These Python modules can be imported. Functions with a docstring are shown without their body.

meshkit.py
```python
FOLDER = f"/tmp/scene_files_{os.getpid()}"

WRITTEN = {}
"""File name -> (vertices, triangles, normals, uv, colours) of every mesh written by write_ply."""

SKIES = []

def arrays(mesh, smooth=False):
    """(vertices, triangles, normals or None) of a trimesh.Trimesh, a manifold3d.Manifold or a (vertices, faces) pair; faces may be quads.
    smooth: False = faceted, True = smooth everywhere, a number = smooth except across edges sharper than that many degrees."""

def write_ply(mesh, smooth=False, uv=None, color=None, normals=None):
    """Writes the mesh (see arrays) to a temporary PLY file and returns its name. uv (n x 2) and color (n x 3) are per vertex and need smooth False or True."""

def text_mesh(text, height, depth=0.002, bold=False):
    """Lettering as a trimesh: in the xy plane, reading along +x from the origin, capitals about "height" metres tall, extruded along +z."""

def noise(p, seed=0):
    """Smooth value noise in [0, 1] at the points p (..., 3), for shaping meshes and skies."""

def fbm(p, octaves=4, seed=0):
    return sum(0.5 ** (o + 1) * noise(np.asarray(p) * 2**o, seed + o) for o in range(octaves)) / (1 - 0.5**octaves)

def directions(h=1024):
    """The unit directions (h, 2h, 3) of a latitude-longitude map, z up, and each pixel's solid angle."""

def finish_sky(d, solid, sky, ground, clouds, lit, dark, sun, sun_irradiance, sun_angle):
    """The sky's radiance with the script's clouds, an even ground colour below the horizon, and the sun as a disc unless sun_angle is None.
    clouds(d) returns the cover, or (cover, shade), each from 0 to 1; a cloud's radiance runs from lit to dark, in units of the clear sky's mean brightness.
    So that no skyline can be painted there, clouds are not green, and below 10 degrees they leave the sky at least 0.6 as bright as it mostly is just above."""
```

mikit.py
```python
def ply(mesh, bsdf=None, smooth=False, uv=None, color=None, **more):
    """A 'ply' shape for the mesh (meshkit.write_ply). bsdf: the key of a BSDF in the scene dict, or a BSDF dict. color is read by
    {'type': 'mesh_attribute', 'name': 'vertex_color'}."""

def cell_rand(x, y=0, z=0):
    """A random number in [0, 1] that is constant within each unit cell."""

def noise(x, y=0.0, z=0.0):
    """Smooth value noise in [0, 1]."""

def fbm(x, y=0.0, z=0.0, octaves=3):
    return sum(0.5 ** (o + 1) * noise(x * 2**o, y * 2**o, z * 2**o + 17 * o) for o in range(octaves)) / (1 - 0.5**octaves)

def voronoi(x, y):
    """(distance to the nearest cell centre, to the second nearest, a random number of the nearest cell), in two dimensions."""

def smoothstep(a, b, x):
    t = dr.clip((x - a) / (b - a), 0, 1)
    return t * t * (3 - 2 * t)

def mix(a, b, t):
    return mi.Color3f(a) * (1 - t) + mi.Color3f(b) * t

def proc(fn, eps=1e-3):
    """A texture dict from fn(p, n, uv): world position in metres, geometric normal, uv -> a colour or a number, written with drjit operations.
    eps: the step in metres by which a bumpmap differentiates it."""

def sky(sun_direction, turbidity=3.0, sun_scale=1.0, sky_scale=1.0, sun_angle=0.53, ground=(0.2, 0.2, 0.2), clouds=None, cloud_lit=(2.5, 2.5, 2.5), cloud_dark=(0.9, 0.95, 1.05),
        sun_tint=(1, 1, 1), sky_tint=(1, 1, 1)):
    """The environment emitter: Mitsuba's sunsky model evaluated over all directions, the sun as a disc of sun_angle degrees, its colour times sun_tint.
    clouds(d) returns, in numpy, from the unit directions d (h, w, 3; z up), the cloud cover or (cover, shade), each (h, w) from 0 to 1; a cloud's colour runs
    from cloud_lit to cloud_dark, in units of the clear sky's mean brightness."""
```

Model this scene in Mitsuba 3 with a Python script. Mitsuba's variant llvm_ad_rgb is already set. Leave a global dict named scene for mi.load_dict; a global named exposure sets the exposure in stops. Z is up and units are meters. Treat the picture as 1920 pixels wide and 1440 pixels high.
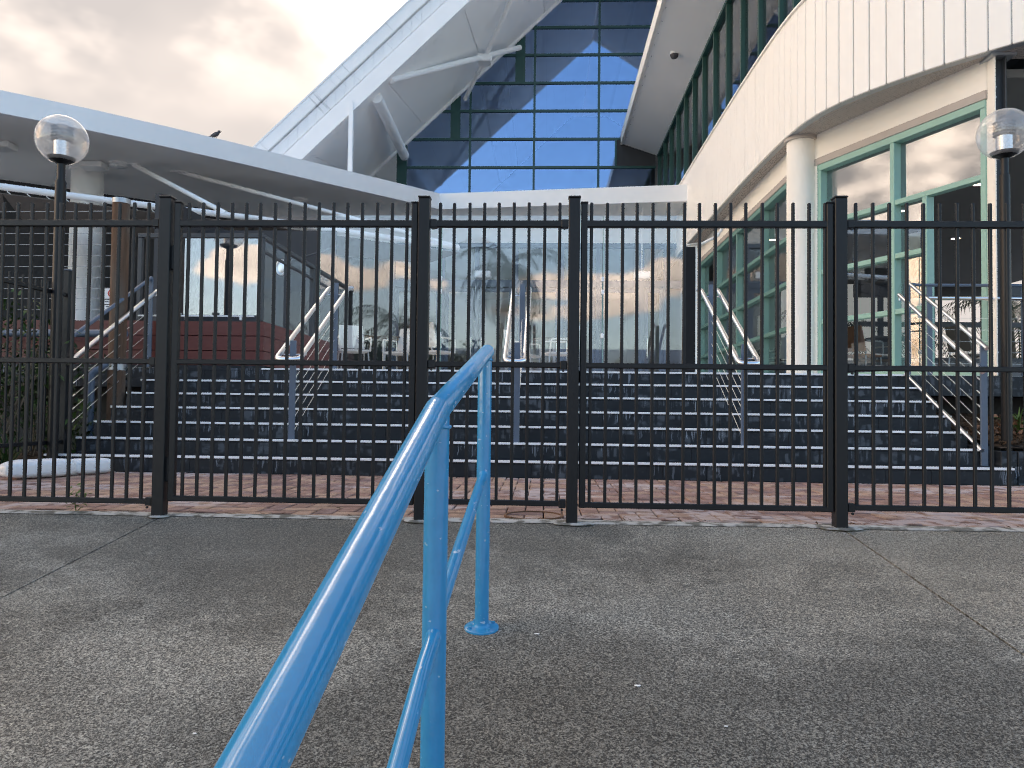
import math, random
import numpy as np, trimesh, drjit as dr, mitsuba as mi, mikit, meshkit
from mikit import proc, noise, fbm, voronoi, cell_rand, smoothstep, mix

T = mi.ScalarTransform4f
rng = np.random.default_rng(7)
scene, labels = {}, {}

# ------------------------------------------------------------------ camera, sky, exposure
YAW, PITCH, ROLL = 0.0428, 0.0318, 0.0120
CAM = np.array([0.0, 0.0, 0.645])
_f = np.array([-math.sin(YAW) * math.cos(PITCH), math.cos(YAW) * math.cos(PITCH), math.sin(PITCH)])
_r = np.array([math.cos(YAW), math.sin(YAW), 0.0])
_u = np.cross(_r, _f)
_up = -_r * math.sin(ROLL) + _u * math.cos(ROLL)
scene['camera'] = {'type': 'perspective', 'fov': 67.31, 'fov_axis': 'x', 'near_clip': 0.05, 'far_clip': 2000.0,
                   'to_world': T().look_at(origin=CAM.tolist(), target=(CAM + _f).tolist(), up=_up.tolist())}
exposure = 4.0


SUN = np.array([math.sin(math.radians(-99)) * math.cos(math.radians(16)), math.cos(math.radians(-99)) * math.cos(math.radians(16)), math.sin(math.radians(16))])


def clouds(d):
    x, y, z = d[..., 0], d[..., 1], np.maximum(d[..., 2], 0.0)
    k = 1.0 / (z + 0.28)          # a layer overhead: the cloud field tightens towards the horizon
    q = np.stack([x * k * 1.7, y * k * 1.7, np.zeros_like(x)], -1)
    n = meshkit.fbm(q * 1.15 + 3.1, 5, 11)
    m = meshkit.fbm(q * 3.4 + 9.7, 5, 5)
    ahead = y * 0.93 - x * 0.36   # overcast in the west and north, clear in the east
    over = np.clip((ahead + 0.28 + 0.9 * (n - 0.5)) / 0.30, 0, 1)
    deck = over * over * (3 - 2 * over)
    # cumulus low over the eastern horizon
    c = np.stack([x * 5.5, y * 5.5, z * 11.0], -1)
    cum = meshkit.fbm(c + 5.0, 5, 209) - 0.09 * np.clip((-x - 0.29) / 0.05, 0, 1) * (x > -0.6)
    band = np.exp(-(np.abs(z - 0.142) / np.where(z > 0.142, 0.070, 0.045)) ** 3)
    low = np.clip((cum - 0.540 - 0.35 * (1 - band)) / 0.045, 0, 1) * (1 - deck)
    hole = np.clip((m * 0.65 + n * 0.35 - 0.44) / 0.17, 0, 1)      # thinner cloud lets the light through
    hole = hole * hole * (3 - 2 * hole)
    glow = np.clip(d @ SUN, 0, 1) ** 4.5
    # a long bright break in the overcast, just above the picture's top left corner
    e0, e1 = np.array([-0.18, 0.855, 0.485]), np.array([-0.58, 0.48, 0.66])
    w = np.clip(((d - e0) @ (e1 - e0)) / ((e1 - e0) @ (e1 - e0)), 0, 1)[..., None]
    high = np.exp(-(np.linalg.norm(d - (e0 * (1 - w) + e1 * w), axis=-1) / 0.062) ** 2) * (0.45 + 0.75 * np.clip((m - 0.3) / 0.4, 0, 1))
    shade_deck = np.clip(1.0 - 0.37 * np.clip(glow * (0.02 + 1.35 * hole) + 0.55 * hole * np.clip(z * 4.0 - 1.3, 0, 1) + 0.30 * (n - 0.5), 0, 1) - high * 0.9, 0.0, 1.0)
    shade_low = 1.0 - 0.37 * np.clip(0.56 - 3.5 * (0.145 - z) - 1.5 * (0.5 - m), 0.20, 0.84)
    veil = 0.20 * np.clip((0.26 - z) / 0.14, 0, 1) * (1 - deck)      # grey evening haze low in the east, behind the cumulus
    cover = np.maximum(deck, np.maximum(low, veil))
    shade_low = shade_low * np.clip(low * 1.4, 0, 1) + 0.97 * (1 - np.clip(low * 1.4, 0, 1))
    return cover, np.where(deck > np.maximum(low, veil), shade_deck, shade_low)


scene['daylight'] = mikit.sky(SUN.tolist(), turbidity=3.0, sun_scale=0.03, sun_angle=30, sky_scale=1.0, clouds=clouds, sky_tint=(1.05, 1.01, 1.04),
                              cloud_lit=(9.2, 7.45, 5.95), cloud_dark=(0.73, 0.665, 0.63), sun_tint=(1.0, 0.8, 0.6), ground=(0.12, 0.12, 0.12))


# ------------------------------------------------------------------ helpers
def key_for(name):
    if name not in scene and name not in labels:
        return name
    k = 1
    while f'{name}_{k:03d}' in scene or f'{name}_{k:03d}' in labels:
        k += 1
    return f'{name}_{k:03d}'


def tag(key, label=None, cat=None, group=None, kind=None):
    d = {}
    for a, b in (('label', label), ('category', cat), ('group', group), ('kind', kind)):
        if b:
            d[a] = b
    labels[key] = d
    return key


def thing(name, label, cat, group=None):
    return tag(key_for(name), label, cat, group)


def put(name, mesh, bsdf, parent=None, smooth=False, **more):
    key = key_for(f'{parent}__{name}' if parent else name)
    scene[key] = mesh if isinstance(mesh, dict) else mikit.ply(mesh, bsdf, smooth=smooth, **more)
    return key


def box(x0, x1, y0, y1, z0, z1):
    v = np.array([[x, y, z] for x in (x0, x1) for y in (y0, y1) for z in (z0, z1)], float)
    f = [[0, 1, 3, 2], [4, 6, 7, 5], [0, 4, 5, 1], [2, 3, 7, 6], [0, 2, 6, 4], [1, 5, 7, 3]]
    f = np.array(f)
    return trimesh.Trimesh(v, np.vstack([f[:, [0, 1, 2]], f[:, [0, 2, 3]]]), process=False)


def bbox(x0, x1, y0, y1, z0, z1, b=0.004):
    """A box with chamfered edges."""
    p = []
    for x, sx in ((x0, 1), (x1, -1)):
        for y, sy in ((y0, 1), (y1, -1)):
            for z, sz in ((z0, 1), (z1, -1)):
                p += [[x, y + sy * b, z + sz * b], [x + sx * b, y, z + sz * b], [x + sx * b, y + sy * b, z]]
    return trimesh.convex.convex_hull(np.array(p))


def cat(ms):
    return trimesh.util.concatenate(ms)


def frame(a, b, up=(0, 0, 1)):
    a, b = np.asarray(a, float), np.asarray(b, float)
    t = b - a
    L = np.linalg.norm(t)
    t /= L
    s = np.cross(t, up)
    if np.linalg.norm(s) < 1e-6:
        s = np.cross(t, (0, 1, 0))
    s /= np.linalg.norm(s)
    m = np.eye(4)
    m[:3, 0], m[:3, 1], m[:3, 2], m[:3, 3] = t, s, np.cross(s, t), a
    return m, L


def bar(a, b, w, h, bev=0.0, up=(0, 0, 1)):
    """A bar of width w and height h whose centre line runs from a to b."""
    m, L = frame(a, b, up)
    g = bbox(0, L, -w / 2, w / 2, -h / 2, h / 2, bev) if bev else box(0, L, -w / 2, w / 2, -h / 2, h / 2)
    g.apply_transform(m)
    return g


def tube(pts, r, sides=12, cap=True):
    p = np.asarray(pts, float)
    n = len(p)
    d = p[1:] - p[:-1]
    d /= np.linalg.norm(d, axis=1, keepdims=True)
    tang = np.vstack([d[:1], d[:-1] + d[1:], d[-1:]])
    tang /= np.linalg.norm(tang, axis=1, keepdims=True)
    ref = np.cross(d[0], (0, 0, 1))
    if np.linalg.norm(ref) < 1e-3:
        ref = np.cross(d[0], (1, 0, 0))
    ref /= np.linalg.norm(ref)
    rings, s = [], ref
    ang = np.arange(sides) * 2 * np.pi / sides
    for i in range(n):
        dd = d[min(i, n - 2)]
        s = s - tang[i] * (s @ tang[i])
        s /= np.linalg.norm(s)
        b = np.cross(tang[i], s)
        k = 1 / max(0.5, abs(tang[i] @ dd))
        rings.append(p[i] + r * (np.cos(ang)[:, None] * s + np.sin(ang)[:, None] * b) * (1 if n < 3 else 1 + (k - 1) * 0.5))
    v = np.vstack(rings)
    f = []
    for i in range(n - 1):
        for j in range(sides):
            a, b_ = i * sides + j, i * sides + (j + 1) % sides
            f += [[a, b_, b_ + sides], [a, b_ + sides, a + sides]]
    if cap:
        v = np.vstack([v, p[:1], p[-1:]])
        for j in range(sides):
            f += [[n * sides, (j + 1) % sides, j], [n * sides + 1, (n - 1) * sides + j, (n - 1) * sides + (j + 1) % sides]]
    return trimesh.Trimesh(v, np.array(f), process=False)


def arc_pts(c, r, a0, a1, n, u, v):
    c, u, v = np.array(c, float), np.array(u, float), np.array(v, float)
    return [c + r * (math.cos(a) * u + math.sin(a) * v) for a in np.linspace(a0, a1, n)]


def rounded(pts, r, n=5):
    """A polyline with its corners rounded to radius-like distance r."""
    p = [np.array(q, float) for q in pts]
    out = [p[0]]
    for a, b, c in zip(p[:-2], p[1:-1], p[2:]):
        u, v = (a - b), (c - b)
        q0, q1 = b + u / np.linalg.norm(u) * r, b + v / np.linalg.norm(v) * r
        for t in np.linspace(0, 1, n):
            out.append((1 - t) ** 2 * q0 + 2 * t * (1 - t) * b + t * t * q1)
    return out + [p[-1]]


def cyl(x, y, z0, z1, r, sides=24, r2=None):
    m = trimesh.creation.revolve([[0, z0], [r, z0], [r if r2 is None else r2, z1], [0, z1]], sections=sides)
    m.apply_translation([x, y, 0])
    return m


def lathe(profile, at=(0, 0, 0), sides=32):
    m = trimesh.creation.revolve(profile, sections=sides)
    m.apply_translation(at)
    return m


def quad(a, b, c, d):
    return trimesh.Trimesh(np.array([a, b, c, d], float), [[0, 1, 2], [0, 2, 3]], process=False)


def slab(pts, thick, direction=(0, 0, 1)):
    """A convex polygon (points in order) thickened along direction."""
    p = np.array(pts, float)
    q = p + np.array(direction, float) * thick
    return trimesh.convex.convex_hull(np.vstack([p, q]))


def prism(xy, z0, z1):
    from shapely.geometry import Polygon
    m = trimesh.creation.extrude_polygon(Polygon(xy), z1 - z0, engine='earcut')
    m.apply_translation([0, 0, z0])
    return m


def at(mesh, x, y, z, rz=0.0):
    m = mesh.copy()
    if rz:
        m.apply_transform(trimesh.transformations.rotation_matrix(rz, [0, 0, 1]))
    m.apply_translation([x, y, z])
    return m


# ------------------------------------------------------------------ materials
def mat(name, d, two=True):
    scene[name] = {'type': 'twosided', 'bsdf': d} if two else d


def plain(name, rgb, rough=0.5, spec=0.5, metal=0.0, **more):
    mat(name, {'type': 'principled', 'base_color': {'type': 'rgb', 'value': list(rgb)}, 'roughness': rough, 'specular': spec, 'metallic': metal, **more})


def proced(name, fn, rough=0.7, spec=0.4, bump=None, bscale=1.0, eps=1e-3, metal=0.0):
    d = {'type': 'principled', 'base_color': proc(fn), 'roughness': proc(rough) if callable(rough) else rough, 'specular': spec, 'metallic': metal}
    if bump:
        d = {'type': 'bumpmap', 'arbitrary': proc(bump, eps=eps), 'scale': bscale, 'bsdf': d}
    mat(name, d)


def f_aggregate(p, n, uv):
    a, b, r = voronoi(p.x * 125, p.y * 125)
    stone = smoothstep(0.66, 0.95, r) * smoothstep(0.60, 0.30, a)
    grit = 0.30 * noise(p.x * 170 + 40 * p.y, p.y * 170 - 40 * p.x, 1) + 0.38 * noise(p.x * 310, p.y * 310, 2) + 0.32 * noise(p.x * 600, p.y * 600, 3)
    c = mix((0.052, 0.050, 0.046), (0.40, 0.38, 0.34), smoothstep(0.30, 0.92, grit))
    c = mix(c, mix((0.16, 0.15, 0.14), (0.46, 0.44, 0.39), cell_rand(r * 977, 3)), stone * 0.85)
    c = mix(c, (0.03, 0.03, 0.03), smoothstep(0.30, 0.05, r) * smoothstep(0.5, 0.3, a) * 0.6)
    # algae and traffic stains
    s = fbm(p.x * 0.75 + 3, p.y * 0.95 + 1, 0, 5)
    s2 = fbm(p.x * 2.6 + 3, p.y * 4.6 + 9, 0, 4)
    s = s + 0.30 * (fbm(p.x * 11, p.y * 11, 2, 3) - 0.5)
    g = (0.78 + 0.50 * smoothstep(0.36, 0.62, s)) * (0.74 + 0.52 * s2)
    warm = mix((1.05, 0.99, 0.90), (1.00, 1.0, 0.97), smoothstep(0.35, 0.65, fbm(p.x * 0.5 + 8, p.y * 0.5, 3, 3)))
    return c * g * warm


def f_aggregate_h(p, n, uv):
    a, b, r = voronoi(p.x * 135, p.y * 135)
    return 0.0022 * (1 - a) * r + 0.002 * fbm(p.x * 30, p.y * 30, 0, 3)


proced('m_aggregate', f_aggregate, 0.85, 0.25, f_aggregate_h, 1.0)


def f_grout(p, n, uv):
    g = fbm(p.x * 22, p.y * 22, p.z * 22, 4)
    return mix((0.13, 0.125, 0.11), (0.40, 0.39, 0.37), smoothstep(0.35, 0.62, g))


proced('m_grout', f_grout, 0.9, 0.2)


def brick_fn(a, b):
    def fn(p, n, uv):
        g = fbm(p.x * 14, p.y * 14, p.z * 14, 4)
        c = mix(a, b, smoothstep(0.3, 0.7, g))
        c = c * (0.7 + 0.6 * noise(p.x * 260, p.y * 260, p.z * 260))
        w = fbm(p.x * 1.2 + 4, p.y * 2.6 + 2, 0, 5)
        w = smoothstep(0.49, 0.62, w) * smoothstep(0.25, 0.6, g)
        return mix(c, (0.42, 0.36, 0.35), w * 0.75)
    return fn


for i, (a, b) in enumerate((((0.20, 0.118, 0.092), (0.30, 0.185, 0.150)), ((0.28, 0.180, 0.132), (0.37, 0.245, 0.180)), ((0.17, 0.105, 0.092), (0.26, 0.170, 0.152)))):
    proced(f'm_brick_{"abc"[i]}', brick_fn(a, b), 0.75, 0.35)


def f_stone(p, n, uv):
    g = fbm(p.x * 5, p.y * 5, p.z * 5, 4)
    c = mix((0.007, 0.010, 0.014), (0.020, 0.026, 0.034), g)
    # lime runs that weep from the joints down the risers
    row = dr.floor((p.z - 0.002) / 0.155)
    t = (p.z - 0.002) / 0.155 - row                     # 0 at the foot of a riser, 1 under its nosing
    xx = p.x + 0.012 * (noise(p.x * 9, p.z * 26, row) - 0.5)
    thin = noise(xx * 95 + row * 13.7, row * 3.1, 1.0) * 0.6 + noise(xx * 210 + row * 5.1, row, 2.0) * 0.4
    patch = smoothstep(0.44, 0.70, fbm(p.x * 2.3 + row * 5.0, row * 2.3, 4.0, 3))
    reach = noise(xx * 42 + row * 3.7, row * 1.9, 7.0)
    run = smoothstep(0.56, 0.74, thin) * smoothstep(0.95 - reach, 1.05 - reach, t) * patch
    crust = smoothstep(0.50, 0.72, fbm(p.x * 6.0 + row * 2.0, p.z * 14, row, 4)) * smoothstep(0.40, 0.65, noise(p.x * 38, p.z * 9, row + 3.0)) * 0.20
    up = smoothstep(0.2, 0.9, dr.abs(n.z))
    return mix(c, (0.30, 0.34, 0.40), dr.clip((run * 0.72 + crust) * (1 - up), 0, 1))


proced('m_stone', f_stone, 0.5, 0.3)


def f_white(p, n, uv):
    g = fbm(p.x * 1.7, p.y * 1.7, p.z * 1.7, 4)
    return mix((0.78, 0.785, 0.79), (0.84, 0.84, 0.84), g)


proced('m_white', f_white, 0.55, 0.4)


def f_soffit(p, n, uv):
    g = fbm(p.x * 0.9, p.y * 0.9, p.z * 0.9, 5)
    return mix((0.79, 0.79, 0.785), (0.85, 0.85, 0.84), g)


proced('m_soffit', f_soffit, 0.75, 0.2)


def f_weathered(p, n, uv):
    s = fbm((p.x + p.z) * 9, p.z * 0.9, p.x * 0.8, 5)
    g = fbm(p.x * 0.9, p.y, p.z * 0.9, 4)
    c = mix((0.70, 0.72, 0.74), (0.80, 0.81, 0.82), g)
    return mix(c, (0.20, 0.21, 0.22), smoothstep(0.60, 0.82, s) * 0.45)


proced('m_weathered', f_weathered, 0.6, 0.35)


def f_cream(p, n, uv):
    g = fbm(p.x * 1.1, p.y * 1.1, p.z * 0.7, 5)
    s = fbm(p.x * 16, p.y * 16, p.z * 0.8, 3)
    c = mix((0.83, 0.80, 0.75), (0.86, 0.835, 0.79), g)
    return mix(c, (0.55, 0.52, 0.47), smoothstep(0.66, 0.86, s) * 0.22)


proced('m_cream', f_cream, 0.5, 0.4)


def f_blue(p, n, uv):
    g = fbm(p.x * 30, p.y * 30, p.z * 30, 4)
    c = mix((0.024, 0.205, 0.415), (0.032, 0.245, 0.47), g)
    chip = smoothstep(0.74, 0.79, fbm(p.x * 70 + 3, p.y * 26, p.z * 70, 4))
    return mix(c, (0.42, 0.52, 0.60), chip * 0.8)


def f_blue_h(p, n, uv):
    return fbm(p.x * 55, p.y * 16, p.z * 55, 3) * 0.0005 + fbm(p.x * 150, p.y * 90, p.z * 150, 2) * 0.00008


mat('m_blue', {'type': 'bumpmap', 'arbitrary': proc(f_blue_h), 'scale': 1.0,
               'bsdf': {'type': 'principled', 'base_color': proc(f_blue), 'roughness': 0.085, 'specular': 0.6, 'clearcoat': 0.8, 'clearcoat_gloss': 0.97}})


def f_timber(p, n, uv):
    g = fbm(p.x * 34, p.y * 34, p.z * 1.6, 4)
    k = fbm(p.x * 4, p.y * 4, p.z * 1.1 + 4, 3)
    c = mix((0.055, 0.034, 0.023), (0.165, 0.095, 0.060), g)
    return mix(c, (0.12, 0.11, 0.095), smoothstep(0.5, 0.75, k) * 0.7)


proced('m_timber', f_timber, 0.8, 0.25)


def f_red(p, n, uv):
    g = fbm(p.x * 1.5, p.y * 1.5, p.z * 30, 4)
    return mix((0.085, 0.018, 0.016), (0.125, 0.030, 0.026), g)


proced('m_red', f_red, 0.45, 0.4)


def f_soil(p, n, uv):
    g = fbm(p.x * 18, p.y * 18, p.z * 18, 4)
    return mix((0.014, 0.011, 0.009), (0.075, 0.055, 0.040), smoothstep(0.35, 0.7, g))


proced('m_soil', f_soil, 0.95, 0.1)


def f_concrete(p, n, uv):
    return mix((0.36, 0.35, 0.335), (0.48, 0.47, 0.45), fbm(p.x * 3, p.y * 3, 0, 4))


proced('m_concrete', f_concrete, 0.9, 0.2)
plain('m_fence', (0.0075, 0.0085, 0.0105), 0.40, 0.32)
plain('m_dark', (0.010, 0.011, 0.013), 0.7, 0.2)
plain('m_dark_frame', (0.035, 0.040, 0.048), 0.45)
plain('m_post_grey', (0.085, 0.115, 0.165), 0.4)
plain('m_galvanised', (0.42, 0.45, 0.48), 0.45, 0.5, 0.7)
plain('m_steel', (0.86, 0.87, 0.88), 0.24, 0.5, 1.0)
plain('m_nosing', (0.80, 0.81, 0.83), 0.35, 0.5, 0.1)
plain('m_green', (0.25, 0.43, 0.37), 0.4)
plain('m_green_mid', (0.13, 0.25, 0.22), 0.4)
plain('m_green_dark', (0.020, 0.070, 0.062), 0.4)
plain('m_render', (0.84, 0.80, 0.73), 0.8, 0.2)
plain('m_flashing', (0.42, 0.38, 0.35), 0.6, 0.3)
plain('m_terrace', (0.66, 0.64, 0.60), 0.7, 0.2)
plain('m_plastic', (0.78, 0.79, 0.80), 0.35, 0.5)
plain('m_chair', (0.62, 0.60, 0.56), 0.5)
plain('m_chair_dark', (0.10, 0.09, 0.08), 0.5)
plain('m_orange', (0.42, 0.15, 0.05), 0.5)
plain('m_paper', (0.80, 0.80, 0.79), 0.8, 0.1)
plain('m_sign_red', (0.55, 0.03, 0.03), 0.6)
plain('m_ink', (0.06, 0.06, 0.07), 0.7)
plain('m_sail', (0.16, 0.14, 0.125), 0.9, 0.1)
plain('m_charcoal', (0.055, 0.056, 0.06), 0.7, 0.2)
plain('m_room', (0.20, 0.20, 0.195), 0.8, 0.2)
plain('m_room_light', (0.36, 0.35, 0.33), 0.8, 0.2)
plain('m_rust', (0.16, 0.085, 0.05), 0.8)
plain('m_bark', (0.075, 0.048, 0.030), 0.95, 0.1)
plain('m_trunk', (0.16, 0.13, 0.10), 0.95, 0.1)
plain('m_lamp_alu', (0.72, 0.73, 0.75), 0.3, 0.5, 0.9)
plain('m_louvre', (0.20, 0.21, 0.23), 0.5)
plain('m_shed', (0.62, 0.60, 0.57), 0.7)
for nm, c in (('m_leaf', (0.035, 0.075, 0.020)), ('m_leaf_light', (0.075, 0.125, 0.030)), ('m_leaf_dark', (0.018, 0.036, 0.014)), ('m_straw', (0.16, 0.13, 0.06))):
    plain(nm, c, 0.6, 0.3)
scene['m_glass'] = {'type': 'thindielectric', 'int_ior': 1.55}
scene['m_glass_screen'] = {'type': 'thindielectric', 'int_ior': 1.95}
scene['m_glass_bar'] = {'type': 'thindielectric', 'int_ior': 2.6, 'specular_transmittance': {'type': 'rgb', 'value': [0.6, 0.66, 0.7]}}
scene['m_glass_tint'] = {'type': 'thindielectric', 'int_ior': 2.9, 'specular_transmittance': {'type': 'rgb', 'value': [0.50, 0.56, 0.56]}}
scene['m_glass_upper'] = {'type': 'thindielectric', 'int_ior': 1.75, 'specular_transmittance': {'type': 'rgb', 'value': [0.50, 0.48, 0.46]}}
scene['m_glass_mirror'] = {'type': 'thindielectric', 'int_ior': 3.3, 'specular_reflectance': {'type': 'rgb', 'value': [0.42, 0.62, 1.0]}, 'specular_transmittance': {'type': 'rgb', 'value': [0.20, 0.23, 0.25]}}
scene['m_globe'] = {'type': 'blendbsdf', 'weight': 0.22, 'a': {'type': 'thindielectric', 'int_ior': 1.5}, 'b': {'type': 'principledthin', 'base_color': {'type': 'rgb', 'value': [0.9, 0.9, 0.9]}, 'diff_trans': 1.0, 'roughness': 0.4, 'spec_trans': 0.0}}

# ------------------------------------------------------------------ ground, ramp, paving
RAMP = 0.112


def ramp_z(y):
    y = np.asarray(y, float)
    z = np.where(y >= 4.40, 0.0, -RAMP * (4.40 - y))
    return np.where(y < 1.5, -RAMP * 2.9 - 0.29 * (1.5 - y), z)


ys = [600, 4.47, 4.40, 1.5, -0.6, -400]
zs = [-0.10, -0.10, -0.12, -0.50, -1.10, -1.10]
v = np.array([[x, y, z] for y, z in zip(ys, zs) for x in (-500, 500)], float)
put('ground', trimesh.Trimesh(v, np.array([[2 * i, 2 * i + 1, 2 * i + 3] for i in range(5)] + [[2 * i, 2 * i + 3, 2 * i + 2] for i in range(5)]), process=False), 'm_concrete')
tag('ground', kind='structure')

tag('concrete_ramp', 'grey exposed aggregate concrete ramp in front of the black fence', kind='structure')


def slab_mesh(x0, x1):
    yy = [4.40, 3.4, 2.4, 1.5, 0.7, -0.55]
    top = [[x, y, float(ramp_z(y))] for y in yy for x in (x0, x1)]
    bot = [[x, y, float(ramp_z(y)) - 0.09] for y in yy for x in (x0, x1)]
    v = np.array(top + bot)
    n = len(top)
    f = []
    for i in range(len(yy) - 1):
        a = 2 * i
        f += [[a, a + 2, a + 1], [a + 1, a + 2, a + 3]]
        for k in (0, 1):
            s = [[a + k, n + a + k, a + 2 + k], [a + 2 + k, n + a + k, n + a + 2 + k]]
            f += s if k else [t[::-1] for t in s]
    f += [[0, 1, n], [1, n + 1, n]]
    return trimesh.Trimesh(v, np.array(f), process=False)


for a, b in ((-6.10, -2.205), (-2.195, 1.655), (1.665, 5.60), (5.61, 9.50)):
    put('slab', slab_mesh(a, b), 'm_aggregate', 'concrete_ramp')
for a, b in ((-2.205, -2.195), (1.655, 1.665)):   # dirt in the joints, 8 mm down
    g = slab_mesh(a, b)
    g.apply_translation([0, 0, -0.010])
    put('joint', g, 'm_soil', 'concrete_ramp')
# mortar haunch between the concrete and the bricks: an uneven strip
xs = np.linspace(-6.1, 9.5, 180)
e0 = 4.385 - 0.035 * meshkit.fbm(np.stack([xs * 3, xs * 0, xs * 0], -1), 4, 2)
e1 = 4.466 + 0.010 * meshkit.noise(np.stack([xs * 9, xs * 0, xs * 0], -1), 4)
v = np.vstack([np.stack([xs, e0, ramp_z(e0) + 0.004], -1), np.stack([xs, e0 + 0.03, ramp_z(e0 + 0.03) + 0.010], -1), np.stack([xs, e1, xs * 0 + 0.008], -1), np.stack([xs, e1, xs * 0 - 0.05], -1)])
n = len(xs)
f = [q for k in range(3) for i in range(n - 1) for q in ([k * n + i, k * n + i + 1, (k + 1) * n + i], [k * n + i + 1, (k + 1) * n + i + 1, (k + 1) * n + i])]
put('mortar_edge', trimesh.Trimesh(v, np.array(f), process=False), 'm_grout', 'concrete_ramp')
for k, (x, y, r) in enumerate(((-2.26, 1.86, 0.016), (0.30, 2.45, 0.011), (-0.02, 2.83, 0.010), (0.52, 2.22, 0.006), (-0.95, 2.1, 0.006))):
    m = trimesh.creation.icosphere(2, r)
    m.apply_scale([1, 0.6, 0.12])
    m.vertices += 0.25 * r * (meshkit.noise(m.vertices / r * 1.7 + k * 5)[:, None] - 0.5) * np.array([1, 1, 0.1])
    m.apply_translation([x, y, float(ramp_z(y)) + 0.002])
    put('paint_spot', m, 'm_paper', 'concrete_ramp')

tag('brick_paving', 'red brown clay brick paving between the fence and the steps', kind='structure')
put('bedding', box(-4.95, 9.0, 4.47, 9.6, -0.09, -0.012), 'm_soil', 'brick_paving')
W = 0.116
cells = []
for i in range(-45, 60):
    for j in range(0, 25):
        t = (i - j) % 4
        if t == 0:
            cells.append((i * W, j * W, 2 * W, W))
        elif t == 3:
            cells.append((i * W, j * W, W, 2 * W))
bricks = []
for x, y, w, h in cells:
    x0, x1, y0, y1 = x, x + w, y + 4.47, y + h + 4.47
    x0, x1, y0, y1 = max(x0, -4.9), min(x1, 5.2), max(y0, 4.475), min(y1, 7.17)
    if x1 - x0 > 0.03 and y1 - y0 > 0.03:
        bricks.append((x0, x1, y0, y1))
seen = lambda b: -0.66 * b[3] < b[1] and b[0] < 0.60 * b[3]
bricks.sort(key=lambda b: (0 if seen(b) else 1, b[2]))
far = {'a': [], 'b': [], 'c': []}
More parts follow.
